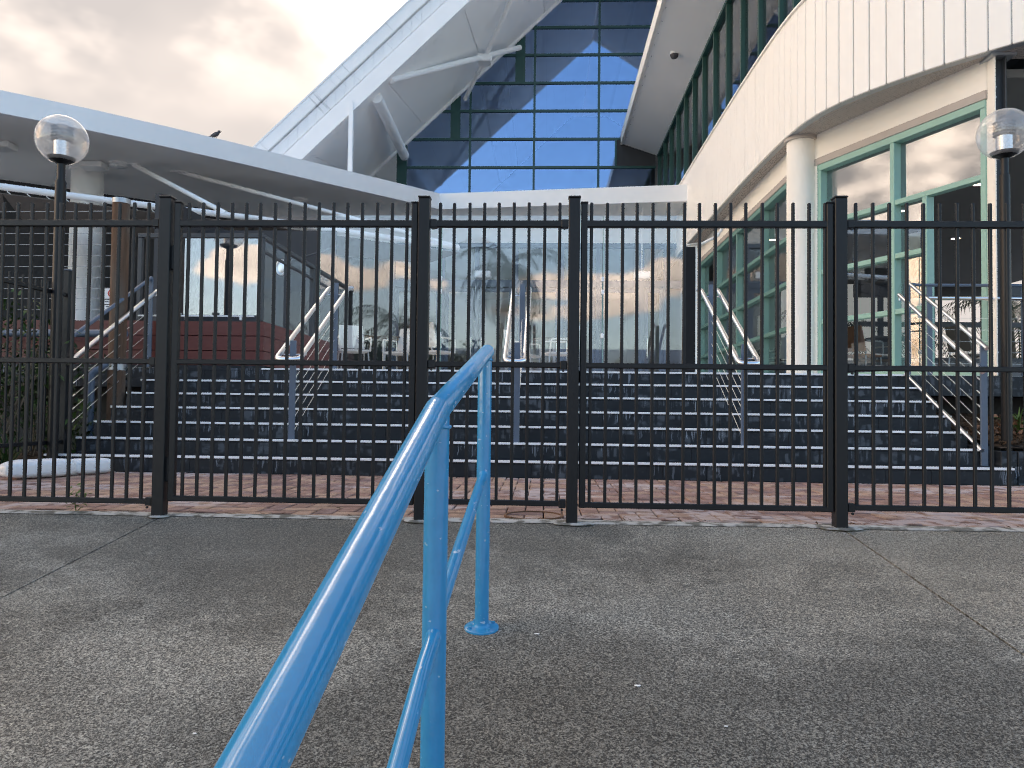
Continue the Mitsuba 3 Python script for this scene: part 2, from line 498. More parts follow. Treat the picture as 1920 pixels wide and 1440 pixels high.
for k, (x0, x1, y0, y1) in enumerate(bricks):
    c = 'aabbc'[rng.integers(5)]
    dz = rng.uniform(-0.003, 0.003)
    g = bbox(x0 + 0.0035, x1 - 0.0035, y0 + 0.0035, y1 - 0.0035, -0.05, dz, 0.005)
    g.vertices[:, 2] += (g.vertices[:, 0] - x0) * rng.uniform(-0.012, 0.012) * (g.vertices[:, 2] > -0.04)
    if k < 297:
        put('brick', g, 'm_brick_' + c, 'brick_paving')
    else:
        far[c].append(g)
for c, ms in far.items():
    key = put('far_bricks', cat(ms), 'm_brick_' + c, 'brick_paving')
    tag(key, kind='stuff')

bits = []
for k in range(90):
    x = rng.uniform(-3.2, 2.9)
    y = 4.47 + abs(rng.normal(0, 0.03)) if k < 60 else rng.uniform(4.5, 7.1)
    g = slab([(-0.018, 0, 0), (0, -0.007, 0.002), (0.020, 0, 0.004), (0, 0.007, 0.002)], 0.001)
    g.apply_scale(rng.uniform(0.5, 1.3))
    g.apply_transform(trimesh.transformations.euler_matrix(rng.uniform(-0.3, 0.3), rng.uniform(-0.3, 0.3), rng.uniform(0, 6.28)))
    g.apply_translation([x, y, 0.009])
    bits.append(g)
put('leaf_litter', cat(bits), 'm_bark')
tag('leaf_litter', 'scattered small brown leaf bits on the bricks along the concrete edge', 'leaf litter', kind='stuff')

ring = lathe([[0.165, -0.02], [0.165, 0.006], [0.178, 0.006], [0.178, -0.02], [0.165, -0.02]], (-0.06, 4.655, 0.002), 48)
put('manhole_ring', ring, 'm_rust', smooth=30)
tag('manhole_ring', 'rusty round frame let into the bricks under the narrow fence panel', 'manhole frame')

# ------------------------------------------------------------------ stairs and terrace
RISE, GO, Y0 = 0.155, 0.30, 7.18
st = thing('staircase', 'wide dark stone steps with bright metal nosings and white lime runs', 'steps')
for k in range(1, 8):
    y = Y0 + (k - 1) * GO
    z = k * RISE
    xa, xb = (-4.78, 4.26) if k == 1 else (-4.66, 4.17)
    if k < 7:
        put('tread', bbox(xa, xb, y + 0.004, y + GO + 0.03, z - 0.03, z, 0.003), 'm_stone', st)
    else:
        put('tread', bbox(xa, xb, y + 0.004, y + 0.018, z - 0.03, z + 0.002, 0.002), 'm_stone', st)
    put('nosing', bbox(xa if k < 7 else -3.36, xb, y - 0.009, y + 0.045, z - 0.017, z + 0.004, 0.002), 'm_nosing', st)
    w = 0.405
    off = (k % 2) * 0.2
    x = xa - off
    while x < xb - 0.02:
        a, b = max(x, xa), min(x + w, xb)
        if b - a > 0.03:
            put('riser_tile', bbox(a + 0.0015, b - 0.0015, y + 0.004, y + 0.020, z - RISE + 0.001, z - 0.031, 0.0015), 'm_stone', st)
        x += w
    put('step_core', box(xa + 0.01, xb - 0.01, y + 0.021, y + GO + 0.019, max(0.0, z - RISE - 0.02) - 0.012, z - 0.032), 'm_dark', st)

tag('terrace', 'dark raised terrace slab at the top of the steps', kind='structure')
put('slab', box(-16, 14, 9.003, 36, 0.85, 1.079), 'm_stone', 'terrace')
put('floor_tiles', box(-15.99, 13.99, 9.03, 35.9, 1.075, 1.083), 'm_terrace', 'terrace')
put('support_wall', box(-16, 14, 9.75, 9.95, -0.3, 0.85), 'm_charcoal', 'terrace')

# ------------------------------------------------------------------ fence
FY = 4.37
tops = 1.845
pk = mikit.ply(bbox(-0.0088, 0.0088, -0.0088, 0.0088, 0, 1, 0.003), 'm_fence')
for i, (x, lab) in enumerate(((-2.215, 'leftmost black square fence post of the four, between the left panel and the left gate'), (-0.702, 'second black fence post from the left, behind the bend of the blue handrail'),
                              (0.158, 'third black fence post from the left, between the narrow panel and the right gate'), (1.645, 'rightmost black square fence post of the four, at the right gate hinges'))):
    po = thing('fence_post', lab, 'fence post', 'square posts of the black fence')
    h = 0.034 if i in (0, 3) else 0.032
    put('post', bbox(x - h, x + h, FY - h, FY + h, -0.03, tops, 0.004), 'm_fence', po)
    put('cap', bbox(x - h - 0.004, x + h + 0.004, FY - h - 0.004, FY + h + 0.004, tops, tops + 0.012, 0.005), 'm_fence', po)
    m = trimesh.creation.icosphere(3, 0.095)
    m.apply_scale([1.15 if i else 0.7, 0.62, 0.10])
    m.vertices *= (0.75 + 0.5 * meshkit.fbm(m.vertices * 9 + i * 3, 3))[:, None]
    m.apply_translation([x + 0.01, FY - 0.005, 0.001])
    put('mortar_collar', m, 'm_grout', po, smooth=True)


def panel(name, label, category, x0, x1, pickets, stiles, brackets, zb, lo_gap=0.0):
    p = thing(name, label, category)
    for z, h in ((zb, 0.030), (0.893, 0.030), (1.700, 0.038)):
        put('rail', bbox(x0, x1, FY - 0.019, FY + 0.019, z - h / 2, z + h / 2, 0.004), 'm_fence', p)
    for x in pickets:
        lean = rng.uniform(-0.0035, 0.0035)
        scene[key_for(f'{p}__picket')] = {**pk, 'to_world': T([[1, 0, lean, x], [0, 1, 0, FY], [0, 0, 1.822 - zb + rng.uniform(-0.002, 0.002), zb + 0.001], [0, 0, 0, 1]])}
    for x in stiles:
        put('stile', bbox(x - 0.018, x + 0.018, FY - 0.0205, FY + 0.0205, zb - 0.016, 1.818, 0.004), 'm_fence', p)
        put('stile_cap', bbox(x - 0.021, x + 0.021, FY - 0.0235, FY + 0.0235, 1.818, 1.826, 0.003), 'm_fence', p)
    for x, s in brackets:
        for z in (zb, 0.893, 1.700):
            b = [bbox(min(x, x - s * 0.040), max(x, x - s * 0.040), FY - 0.0245, FY + 0.0245, z - 0.024, z + 0.024, 0.004), cyl(0, 0, 0, 0.010, 0.007, 8)]
            b[1].apply_transform(trimesh.transformations.rotation_matrix(math.pi / 2, [1, 0, 0]))
            b[1].apply_translation([x - s * 0.022, FY - 0.024, z - 0.032])
            put('bracket', cat(b), 'm_fence', p)
    return p


sp = 0.0853
panel('picket_fence', 'left black picket fence panel beside the left lamp post', 'fence panel', -4.70, -2.252, [-2.327 - 0.0868 * i for i in range(27)], [], [(-2.252, 1)], 0.085)
g1 = panel('fence_gate', 'left black picket gate leaf, behind the sloping blue handrail', 'gate', -2.135, -0.765, [-2.085 + sp * i for i in range(16)], [-2.145, -0.757], [], 0.105)
panel('picket_fence', 'narrow black picket panel fixed between the two middle posts', 'fence panel', -0.668, 0.124, [-0.613 + 0.0858 * i for i in range(9)], [], [(-0.668, -1), (0.124, 1)], 0.112)
g2 = panel('fence_gate', 'right black picket gate leaf between the third and fourth posts', 'gate', 0.222, 1.588, [0.256 + 0.0872 * i for i in range(16)], [0.215, 1.588], [], 0.107)
panel('picket_fence', 'right black picket fence panel ending beside the right lamp post', 'fence panel', 1.682, 4.60, [1.738 + 0.0918 * i for i in range(31)], [], [(1.682, -1)], 0.118)
for g, xx in ((g1, (-2.172,)), (g2, (1.605,))):
    for x in xx:
        for z in (0.27, 1.50):
            put('hinge', bbox(x - 0.016, x + 0.016, FY - 0.012, FY + 0.030, z - 0.07, z + 0.07, 0.004), 'm_fence', g)
put('latch_box', bbox(0.190, 0.232, FY + 0.016, FY + 0.05, 0.80, 0.865, 0.004), 'm_dark', g2)
put('latch_box', bbox(-0.785, -0.735, FY + 0.021, FY + 0.05, 0.78, 0.865, 0.004), 'm_dark', g1)

# ------------------------------------------------------------------ blue handrail
hr = thing('blue_handrail', 'glossy blue painted tubular handrail running up the ramp towards the fence', 'handrail')
HX = -0.228
put('top_rail', tube([(HX - 0.003, -0.35, 0.080), (HX - 0.003, 0.62, 0.355), (HX, 1.626, 0.640)], 0.0272, 48), 'm_blue', hr, smooth=40)
put('top_rail', tube([(HX, 1.620, 0.6385), (HX + 0.004, 2.955, 0.863)], 0.0272, 48), 'm_blue', hr, smooth=40)
lo = rounded([(HX + 0.002, 1.612, 0.170), (HX, 1.45, 0.133), (HX - 0.002, 0.2, -0.22)], 0.03, 4)
put('lower_rail', tube(lo, 0.0165, 24), 'm_blue', hr, smooth=40)
put('lower_rail', tube([(HX + 0.001, 1.64, 0.192), (HX + 0.003, 2.87, 0.402)], 0.0165, 24), 'm_blue', hr, smooth=40)
for x, y, zt in ((HX, 1.632, 0.630), (HX + 0.003, 2.872, 0.845)):
    zb = float(ramp_z(y))
    p_ = put('post', tube([(x, y, zb), (x, y, zt)], 0.0258, 32), 'm_blue', hr, smooth=40)
    pl = lathe([[0, zb + 0.018], [0.0265, zb + 0.018], [0.0315, zb + 0.011], [0.060, zb + 0.009], [0.064, zb + 0.006], [0.064, zb - 0.01], [0, zb - 0.01]], (x, y, 0), 40)
    pl.vertices[:, 2] += RAMP * (pl.vertices[:, 1] - y)
    put('base_plate', pl, 'm_blue', p_, smooth=35)
    w = trimesh.creation.torus(0.0262, 0.0045, 28, 10)
    w.apply_translation([x, y, zt - 0.026 if y < 2 else zt - 0.020])
    w.vertices += 0.002 * (meshkit.noise(w.vertices * 160)[:, None] - 0.5)
    put('weld', w, 'm_blue', p_, smooth=True)
    for q in range(4):
        a = q * math.pi / 2 + 0.6
        put('bolt', cyl(x + 0.05 * math.cos(a), y + 0.05 * math.sin(a), zb + 0.006 + RAMP * 0.05 * math.sin(a), zb + 0.016 + RAMP * 0.05 * math.sin(a), 0.007, 6), 'm_blue', p_)

# ------------------------------------------------------------------ stair handrails
SL = 0.548


def cables(parent, x, ya, yb, zs, slope):
    for z in zs:
        put('cable', tube([(x, ya + 0.03, z + slope * 0.03), (x, yb, z + slope * (yb - ya))], 0.0028, 6), 'm_steel', parent, smooth=True)
        put('tensioner', tube([(x, ya + 0.02, z + slope * 0.02), (x, ya + 0.10, z + slope * 0.10)], 0.0065, 8), 'm_steel', parent, smooth=True)


def loop_rail(label, xl, xr, xp):
    r = thing('stair_handrail', label, 'handrail', 'stainless twin handrails down the steps')
    yb, zb, yt = 7.40, 1.128, 9.12
    zt = zb + SL * (yt - yb)
    xm = (xl + xr) / 2
    pts = rounded([(xm, yb - 0.075, zb - 0.035), (xl, yb - 0.075, zb - 0.035), (xl, yt, zt), (xl, yt + 0.16, zt + 0.02)], 0.07, 6)
    pts2 = rounded([(xm, yb - 0.075, zb - 0.035), (xr, yb - 0.075, zb - 0.035), (xr, yt, zt), (xr, yt + 0.16, zt + 0.02)], 0.07, 6)
    put('rail', tube(pts, 0.0255, 20), 'm_steel', r, smooth=40)
    put('rail', tube(pts2, 0.0255, 20), 'm_steel', r, smooth=40)
    for y, zf in ((7.52, RISE), (9.02, 7 * RISE)):
        top = zb + SL * (y - yb) + 0.10
        put('post', bbox(xp - 0.031, xp + 0.031, y - 0.010, y + 0.010, zf, top, 0.003), 'm_post_grey', r)
        for xx in (xl, xr):
            put('rail_bracket', tube([(xp, y, top - 0.14), (xx, y, top - 0.14), (xx, y, top - 0.105)], 0.008, 8), 'm_steel', r, smooth=40)
    cables(r, xp, 7.52, 9.0, [0.36, 0.49, 0.62, 0.75, 0.88], SL)
    return r


def edge_rail(label, xo, xi, stringer):
    r = thing('stair_handrail', label, 'handrail', 'stainless twin handrails down the steps')
    put('rail', tube([(xo, 7.40, 1.262), (xo, 9.0, 1.262 + 0.563 * 1.6)], 0.020, 20), 'm_post_grey' if xo < 0 else 'm_steel', r, smooth=40)
    put('rail', tube([(xi, 7.30, 1.035), (xi, 8.98, 1.035 + 0.575 * 1.68)], 0.0235, 20), 'm_steel', r, smooth=40)
    for y, zf in ((7.46, RISE), (8.98, 7 * RISE)):
        put('post', bbox(xo - 0.032, xo + 0.032, y - 0.011, y + 0.011, zf, 1.262 + 0.563 * (y - 7.4) - 0.005, 0.003), 'm_post_grey', r)
        z = 1.035 + 0.575 * (y - 7.3)
        put('rail_bracket', tube([(xo, y, z - 0.06), (xi, y, z - 0.06), (xi, y, z - 0.02)], 0.008, 8), 'm_steel', r, smooth=40)
    cables(r, xo, 7.46, 8.96, [0.42, 0.55, 0.68, 0.81, 0.94], 0.535)
    if stringer:
        put('stringer', tube([(xo - 0.03, 7.44, 0.30), (xo - 0.03, 8.97, 1.09)], 0.021, 16), 'm_steel', r, smooth=40)
    return r


edge_rail('grey and stainless stair rail at the left edge of the steps by the timber post', -4.735, -4.65, False)
loop_rail('looped stainless twin rail on the steps in front of the red planter corner', -2.605, -2.372, -2.50)
loop_rail('looped stainless twin rail at the middle of the steps, seen almost end on', -0.385, -0.195, -0.275)
loop_rail('looped stainless twin rail on the steps behind the right gate', 1.83, 2.025, 1.925)
edge_rail('stainless stair rail at the right edge of the steps, below the white lamp globe', 4.15, 4.055, True)

tb = thing('terrace_balustrade', 'horizontal stainless rails and cables along the terrace edge right of the steps', 'balustrade')
put('rail', tube(rounded([(4.18, 9.02, 2.135), (4.30, 9.03, 2.125), (8.5, 9.03, 2.125)], 0.05), 0.018, 14), 'm_post_grey', tb, smooth=40)
put('rail', tube([(4.36, 8.97, 1.965), (8.5, 8.97, 1.965)], 0.022, 16), 'm_steel', tb, smooth=40)
for x in (4.42, 5.48, 6.6):
    put('post', bbox(x - 0.030, x + 0.030, 9.02, 9.042, 1.083, 2.11, 0.003), 'm_post_grey', tb)
for z in (1.22, 1.35, 1.48, 1.61, 1.74):
    put('cable', tube([(4.42, 9.03, z), (8.5, 9.03, z)], 0.0025, 6), 'm_steel', tb, smooth=True)

# ------------------------------------------------------------------ entrance canopy, columns, sail
ZC, ZT = 5.848, 6.242
can = thing('entrance_canopy', 'white entrance canopy with a deep fascia folded to a V above the glass doors', 'canopy')
fas = [(-15.5, 8.9), (-12.6, 11.05), (-9.80, 13.22), (-8.66, 14.12), (-7.57, 15.10), (-6.66, 15.98), (-5.2, 17.45), (-3.4, 19.22), (-2.80, 19.85), (3.50, 19.04)]
for (a, b), (c, d) in zip(fas[:-1], fas[1:]):
    t = np.array([c - a, d - b])
    t /= np.linalg.norm(t)
    nn = np.array([-t[1], t[0]]) * 0.14
    put('fascia', prism([(a, b), (c, d), (c + nn[0], d + nn[1]), (a + nn[0], b + nn[1])], ZC - 0.02, ZT), 'm_white', can)
back = [(3.50, 21.2), (-2.9, 20.9), (-7.9, 21.2), (-13.2, 17.6), (-18, 13.0)]
put('soffit', prism([(a + 0.02, b + 0.16) for a, b in fas] + back, ZC + 0.0, ZC + 0.06), 'm_soffit', can)
put('roof_sheet', prism([(a + 0.02, b + 0.15) for a, b in fas] + back, ZT - 0.10, ZT - 0.05), 'm_weathered', can)
put('upper_wall', prism([(3.5, 20.62), (3.5, 20.9), (-7.8, 21.0), (-7.8, 20.72)], 5.09, ZC), 'm_white', can)

for (x, y), lab in (((-9.27, 16.1), 'round white bulkhead light on the canopy soffit left of the thin strut'), ((-6.2, 18.95), 'round white bulkhead light on the canopy soffit nearest the glass doors')):
    cl = thing('ceiling_light', lab, 'ceiling light', 'round lights under the canopy')
    put('base', lathe([[0, ZC], [0.19, ZC], [0.19, ZC - 0.05], [0.16, ZC - 0.06], [0, ZC - 0.06]], (x, y, 0)), 'm_plastic', cl, smooth=40)
    put('diffuser', lathe([[0.155, ZC - 0.055], [0.15, ZC - 0.085], [0.10, ZC - 0.105], [0, ZC - 0.115]], (x, y, 0)), 'm_plastic', cl, smooth=40)
for (x, y), lab in (((-10.9, 14.75), 'white box floodlight under the canopy at the left picture edge'), ((-9.75, 16.0), 'white box floodlight under the canopy behind the left lamp globe')):
    fl = thing('floodlight', lab, 'floodlight')
    put('housing', bbox(x - 0.25, x + 0.25, y - 0.16, y + 0.16, ZC - 0.16, ZC - 0.03, 0.02), 'm_plastic', fl)
    put('bracket', box(x - 0.05, x + 0.05, y - 0.05, y + 0.05, ZC - 0.031, ZC), 'm_galvanised', fl)
    put('visor', bar((x - 0.25, y - 0.16, ZC - 0.15), (x + 0.25, y - 0.16, ZC - 0.15), 0.05, 0.01), 'm_plastic', fl)

rc = thing('round_column', 'round off white column carrying the canopy behind the left lamp post', 'column')
put('shaft', cyl(-10.25, 16.6, 1.083, ZC - 0.06, 0.33, 40), 'm_soffit', rc, smooth=40)
put('collar', cyl(-10.25, 16.6, ZC - 0.06, ZC, 0.37, 40), 'm_soffit', rc, smooth=40)

ss = thing('shade_sail', 'white edge pipe with a laced dark awning cloth slung below the canopy', 'awning')
pipe = [(-13.0, 11.05, 4.55), (-9.70, 13.14, 4.475), (-7.98, 14.24, 4.475), (-5.96, 15.42, 4.475), (-2.10, 18.24, 4.475)]
put('edge_pipe', tube(pipe, 0.062, 18), 'm_white', ss, smooth=40)
strip = []
for (a, b) in zip(pipe[:-1], pipe[1:]):
    a, b = np.array(a), np.array(b)
    strip.append(slab([a + (0.02, 0.03, -0.12), b + (0.02, 0.03, -0.12), b + (-1.0, 1.5, -0.10), a + (-1.2, 2.4, -0.10)], 0.012))
    L = np.linalg.norm(b - a)
    for q in np.arange(0.1, L, 0.30):
        c = a + (b - a) * q / L
        put('lacing', tube([c + (0, -0.04, 0.065), c + (0.01, 0.0, -0.08), c + (0.04, 0.06, -0.115)], 0.009, 6), 'm_paper', ss)
put('cloth', cat(strip), 'm_sail', ss)
for a, b in (((-9.0, 16.18, ZC), (-6.45, 15.10, 4.50)), ((-8.23, 16.70, ZC), (-2.10, 18.24, 4.50))):
    put('strut', tube([a, b], 0.050, 16), 'm_white', ss, smooth=40)
    put('strut_plate', bbox(a[0] - 0.16, a[0] + 0.16, a[1] - 0.10, a[1] + 0.10, ZC - 0.03, ZC, 0.005), 'm_white', ss)

# dark wall behind the left part, below the canopy
dw = thing('dark_wall', 'charcoal painted recessed wall under the left half of the canopy', 'wall')
put('panel', prism([(-18, 13.4), (-12.7, 17.3), (-7.8, 20.72), (-4.2, 20.72), (-4.2, 20.95), (-7.9, 20.95), (-12.85, 17.5), (-18.1, 13.6)], 1.083, ZC), 'm_charcoal', dw)
put('panel', box(-6.6, -6.5, 12.6, 20.7, 1.083, 4.2), 'm_charcoal', dw)
put('panel', box(-6.5, -3.9, 14.0, 14.1, 1.083, 3.9), 'm_charcoal', dw)

# ------------------------------------------------------------------ gable hall
GY, FRY = 25.625, 20.5
gh = thing('gable_hall', 'tall hall with a steep white gable roof and a mirrored glass gable wall', 'building')
sI = 0.9586


def zI(x):      # lower edge of the front rake beam
    return 7.317 + sI * (x + 6.744)


def zG(x):      # where the soffit meets the glass wall
    return 9.84 + 0.9426 * (x + 4.546)


AX = 1.8625


def rake(x0, x1, d0, d1, y0, y1):
    """A piece of the left rake: between vertical offsets d0 and d1 above the beam's lower edge."""
    return trimesh.convex.convex_hull(np.array([[x, y, zI(x) + d] for x in (x0, x1) for d in (d0, d1) for y in (y0, y1)]))


put('rake_beam', rake(-8.6, AX, 0.0, 0.62, FRY, FRY + 0.22), 'm_white', gh)
put('rake_gap', rake(-8.8, AX, 0.62, 0.68, FRY + 0.12, FRY + 0.22), 'm_dark', gh)
x = -8.9
while x < -1.0:
    put('strip_panel', rake(x, x + 0.252, 0.68, 1.10, FRY + 0.055 + rng.uniform(-0.004, 0.004), FRY + 0.16), 'm_weathered', gh)
    x += 0.258
put('strip_backing', rake(-9.0, AX, 0.66, 1.12, FRY + 0.16, FRY + 0.22), 'm_dark_frame', gh)
put('gutter', cat([rake(-9.1, AX, 1.14, 1.57, FRY - 0.02, FRY + 0.30), rake(-9.1, AX, 1.57, 1.62, FRY - 0.05, FRY + 0.35)]), 'm_weathered', gh)
sof = [(-8.6, FRY + 0.2, zI(-8.6) + 0.02), (AX, FRY + 0.2, zI(AX) + 0.02), (AX, GY, zG(AX)), (-8.2, GY, zG(-8.2))]
for k in range(5):     # soffit sheets with fine joints
    a, b = k / 5 + 0.0008, (k + 1) / 5 - 0.0008
    q = [np.array(sof[0]) * (1 - a) + np.array(sof[1]) * a, np.array(sof[0]) * (1 - b) + np.array(sof[1]) * b, np.array(sof[3]) * (1 - b) + np.array(sof[2]) * b, np.array(sof[3]) * (1 - a) + np.array(sof[2]) * a]
    put('soffit_sheet', slab(q, 0.05), 'm_soffit', gh)
put('soffit_edge', bar((-8.0, GY - 0.06, zG(-8.0) - 0.02), (AX, GY - 0.06, zG(AX) - 0.02), 0.08, 0.16), 'm_white', gh)
put('roof', trimesh.convex.convex_hull(np.array([[x, y, zI(x) + d] for x in (-9.1, AX) for d in (1.0, 1.2) for y in (FRY + 0.25, 45)])), 'm_weathered', gh)
zr = lambda x: 15.512 - 0.667 * (x - AX)
put('right_rake', trimesh.convex.convex_hull(np.array([[x, y, zr(x) + d] for x in (AX, 7.5) for d in (0, 1.5) for y in (FRY, FRY + 0.22)])), 'm_white', gh)
put('right_soffit', slab([(AX, FRY + 0.2, zr(AX) + 0.02), (7.5, FRY + 0.2, zr(7.5) + 0.02), (7.5, GY, zr(7.5) + 0.3), (AX, GY, zG(AX))], 0.05), 'm_soffit', gh)
put('right_roof', trimesh.convex.convex_hull(np.array([[x, y, zr(x) + d] for x in (AX, 7.5) for d in (1.3, 1.5) for y in (FRY + 0.2, 45)])), 'm_weathered', gh)
put('rake_post', bbox(-5.415, -5.295, FRY - 0.03, FRY + 0.09, 5.9, zI(-5.35) + 0.30, 0.004), 'm_white', gh)
# struts below the soffit
put('strut', tube([(-4.75, 20.9, zI(-4.75) + 0.0), (-4.78, 25.3, 9.05)], 0.16, 20), 'm_soffit', gh, smooth=40)
put('strut', tube([(-4.32, 20.7, 9.62), (-0.95, 25.2, 12.65)], 0.085, 16), 'm_soffit', gh, smooth=40)
nd = (-2.0, 23.8, 11.62)
put('strut', tube([nd, (-1.0, 22.0, 12.75)], 0.07, 14), 'm_soffit', gh, smooth=40)
put('strut', tube([nd, (-2.78, 25.4, 11.0)], 0.07, 14), 'm_soffit', gh, smooth=40)
put('strut_node', bbox(nd[0] - 0.22, nd[0] + 0.22, nd[1] - 0.22, nd[1] + 0.22, nd[2] - 0.14, nd[2] + 0.10, 0.03), 'm_soffit', gh)
# mirrored glazing
gxs = [-4.75, -2.61, -0.45, 1.71, 3.62]
gzs = [5.85, 6.80, 7.795, 8.75, 9.71, 10.67, 11.62, 12.58, 13.52, 14.45]
for a, b in zip(gxs[:-1], gxs[1:]):
    for c, d in zip(gzs[:-1], gzs[1:]):
        lim = lambda q: (zG(q) if q < AX else zr(q) + 0.3) + 0.04
        z_a, z_b = min(d, lim(a)), min(d, lim(b))
        if max(z_a, z_b) < c + 0.05:
            continue
        xa = a if z_a > c else a + (c - z_a) / 0.9426
        pts = [(xa + 0.02, c + 0.02), (b - 0.02, c + 0.02), (b - 0.02, z_b - 0.02)]
        if z_a > c:
            if z_a < d and z_b >= d:
                pts.append((a + (d - z_a) / 0.9426, d - 0.02))
            pts.append((a + 0.02, z_a - 0.02))
        elif z_b >= d:
            pts.append((xa + (d - c) / 0.9426, d - 0.02))
        tip = rng.normal(0, 0.0006)
        ring_ = np.array([[p_[0], GY + tip * (p_[0] - a) + rng.normal(0, 0.0002), p_[1]] for p_ in pts])
        put('pane', trimesh.Trimesh(ring_, [[0, k, k + 1] for k in range(1, len(pts) - 1)], process=False), 'm_glass_mirror', gh)
for z in gzs:
    xl = -4.75 if z < zG(-4.75) else -4.75 + (z - zG(-4.75)) / 0.9426
    put('transom', box(xl, 3.62, GY - 0.05, GY + 0.05, z - 0.038, z + 0.038), 'm_green_dark', gh)
for xg in gxs[1:-1]:
    put('mullion', box(xg - 0.035, xg + 0.035, GY - 0.07, GY + 0.06, 5.85, zG(xg)), 'm_green_dark', gh)
put('jamb', box(-5.08, -4.75, GY - 0.10, GY + 0.06, 5.85, zG(-4.9)), 'm_green_dark', gh)
put('mullion', box(2.26, 2.32, GY - 0.06, GY + 0.05, 8.79, 9.67), 'm_green_dark', gh)
put('spandrel', box(2.325, 3.60, GY - 0.03, GY - 0.01, 8.79, 9.67), 'm_charcoal', gh)
for xg, zb_, zt_ in ((-2.95, 9.71, zG(-2.95)), (-0.78, 11.62, zG(-0.78))):
    put('corner_plate', box(xg - 0.33, xg + 0.0, GY - 0.04, GY - 0.02, zb_, zt_ - 0.02), 'm_green_dark', gh)
put('hall_back', box(-12, 9, 40, 40.2, 1.0, 16), 'm_room', gh)
put('hall_floor', box(-12, 9, 25.8, 40, 5.6, 5.7), 'm_room', gh)
put('hall_side', box(-9.2, -9.0, 21.3, 40, 4.6, 7.0), 'm_room', gh)
put('rear_parapet', box(-14.5, -9.0, 27.0, 27.4, 8.4, 9.66), 'm_weathered', gh)
put('rear_parapet', box(-13.0, -10.6, 26.4, 26.6, 8.2, 9.42), 'm_weathered', gh)

# ------------------------------------------------------------------ curved wing on the right
cw = thing('cafe_wing', 'two storey wing with cream board cladding that curves out over green framed windows', 'building')
ZB, ZTOP = 4.77, 6.52
curve = np.array([(3.47, 24.0), (3.47, 19.5), (3.50, 14.42), (3.52, 13.0), (3.567, 11.73), (3.62, 11.15), (3.705, 10.68), (3.83, 10.36), (3.984, 10.08), (4.28, 9.64), (4.62, 9.21), (4.97, 8.84), (5.30, 8.53), (5.75, 8.17), (6.2, 7.86), (7.5, 7.10)])
from scipy.interpolate import PchipInterpolator
seg = np.r_[0, np.cumsum(np.linalg.norm(np.diff(curve, axis=0), axis=1))]
s_f = np.linspace(0, seg[-1], 700)
cx = np.stack([PchipInterpolator(seg, curve[:, k])(s_f) for k in (0, 1)], -1)
k7 = np.ones(41) / 41
pad = np.vstack([cx[:1] + (cx[0] - cx[1]) * np.arange(20, 0, -1)[:, None], cx, cx[-1:] + (cx[-1] - cx[-2]) * np.arange(1, 21)[:, None]])
cx = np.stack([np.convolve(pad[:, k], k7, 'valid') for k in (0, 1)], -1)
sc = np.r_[0, np.cumsum(np.linalg.norm(np.diff(cx, axis=0), axis=1))]
at_s = lambda s: np.array([np.interp(s, sc, cx[:, 0]), np.interp(s, sc, cx[:, 1])])
BW = 0.232
s = 0.05
while s + BW < sc[-1]:
    a, b = at_s(s + 0.0075), at_s(s + BW - 0.0075)
    t = (b - a) / np.linalg.norm(b - a)
    nrm = np.array([t[1], -t[0]])        # towards the forecourt
    if nrm[0] > 0.2:
        nrm = -nrm
    L = np.linalg.norm(b - a)
    g = bbox(0, L, 0, 0.035, ZB, ZTOP, 0.006)
    m = np.eye(4)
    m[:2, 0], m[:2, 1], m[:2, 3] = t, -nrm, a + nrm * (0.0 + rng.uniform(-0.0015, 0.0015))
    g.apply_transform(m)
    if np.linalg.det(m[:3, :3]) < 0:
        g.invert()
    put('cladding_board', g, 'm_cream', cw)
    s += BW
inner = np.array([(3.83, 24.0), (3.83, 11.95), (5.10, 9.07), (6.4, 9.07), (8.6, 9.07)])
bk = cx + np.array([0.03, 0.02])
put('cladding_backing', prism([tuple(q) for q in cx[::8] + (0.028, 0.014)] + [tuple(q) for q in (cx[::8] + (0.12, 0.10))[::-1]], ZB + 0.01, ZTOP - 0.01), 'm_galvanised', cw)
put('cladding_cap', prism([tuple(q) for q in cx[::8] + (-0.03, -0.02)] + [tuple(q) for q in (cx[::8] + (0.30, 0.05))[::-1]], ZTOP, ZTOP + 0.03), 'm_cream', cw)
# boarded soffit: narrow strips that follow the wall
nst = 12
pa = np.array([at_s(q) for q in np.linspace(0, sc[-1], 120)])
il = np.array([(3.83, 24.0), (3.83, 11.95), (5.10, 9.07), (8.6, 9.07)])
isg = np.r_[0, np.cumsum(np.linalg.norm(np.diff(il, axis=0), axis=1))]


def inner_near(p):
    best, bp_ = 9e9, None
    for a, b in zip(il[:-1], il[1:]):
        t = np.clip((p - a) @ (b - a) / ((b - a) @ (b - a)), 0, 1)
        q = a + t * (b - a)
        if np.linalg.norm(q - p) < best:
            best, bp_ = np.linalg.norm(q - p), q
    return bp_


pin = np.array([inner_near(q) for q in pa])
for k in range(nst):
    a, b = (k + 0.05) / nst, (k + 0.93) / nst
    e0, e1 = pa * (1 - a) + pin * a, pa * (1 - b) + pin * b
    n = len(e0)
    zz = np.full((n, 1), ZB + 0.012)
    vv = np.vstack([np.hstack([e0, zz]), np.hstack([e1, zz])])
    ff = [q for i in range(n - 1) for q in ([i, i + 1, n + i], [i + 1, n + i + 1, n + i])]
    put('soffit_strip', trimesh.Trimesh(vv, np.array(ff), process=False), 'm_flashing', cw)
vv = np.vstack([np.hstack([pa + (0.02, 0.01), np.full((len(pa), 1), ZB + 0.03)]), np.hstack([pin, np.full((len(pa), 1), ZB + 0.03)])])
n = len(pa)
put('soffit_backing', trimesh.Trimesh(vv, np.array([q for i in range(n - 1) for q in ([i, i + 1, n + i], [i + 1, n + i + 1, n + i])]), process=False), 'm_dark', cw)

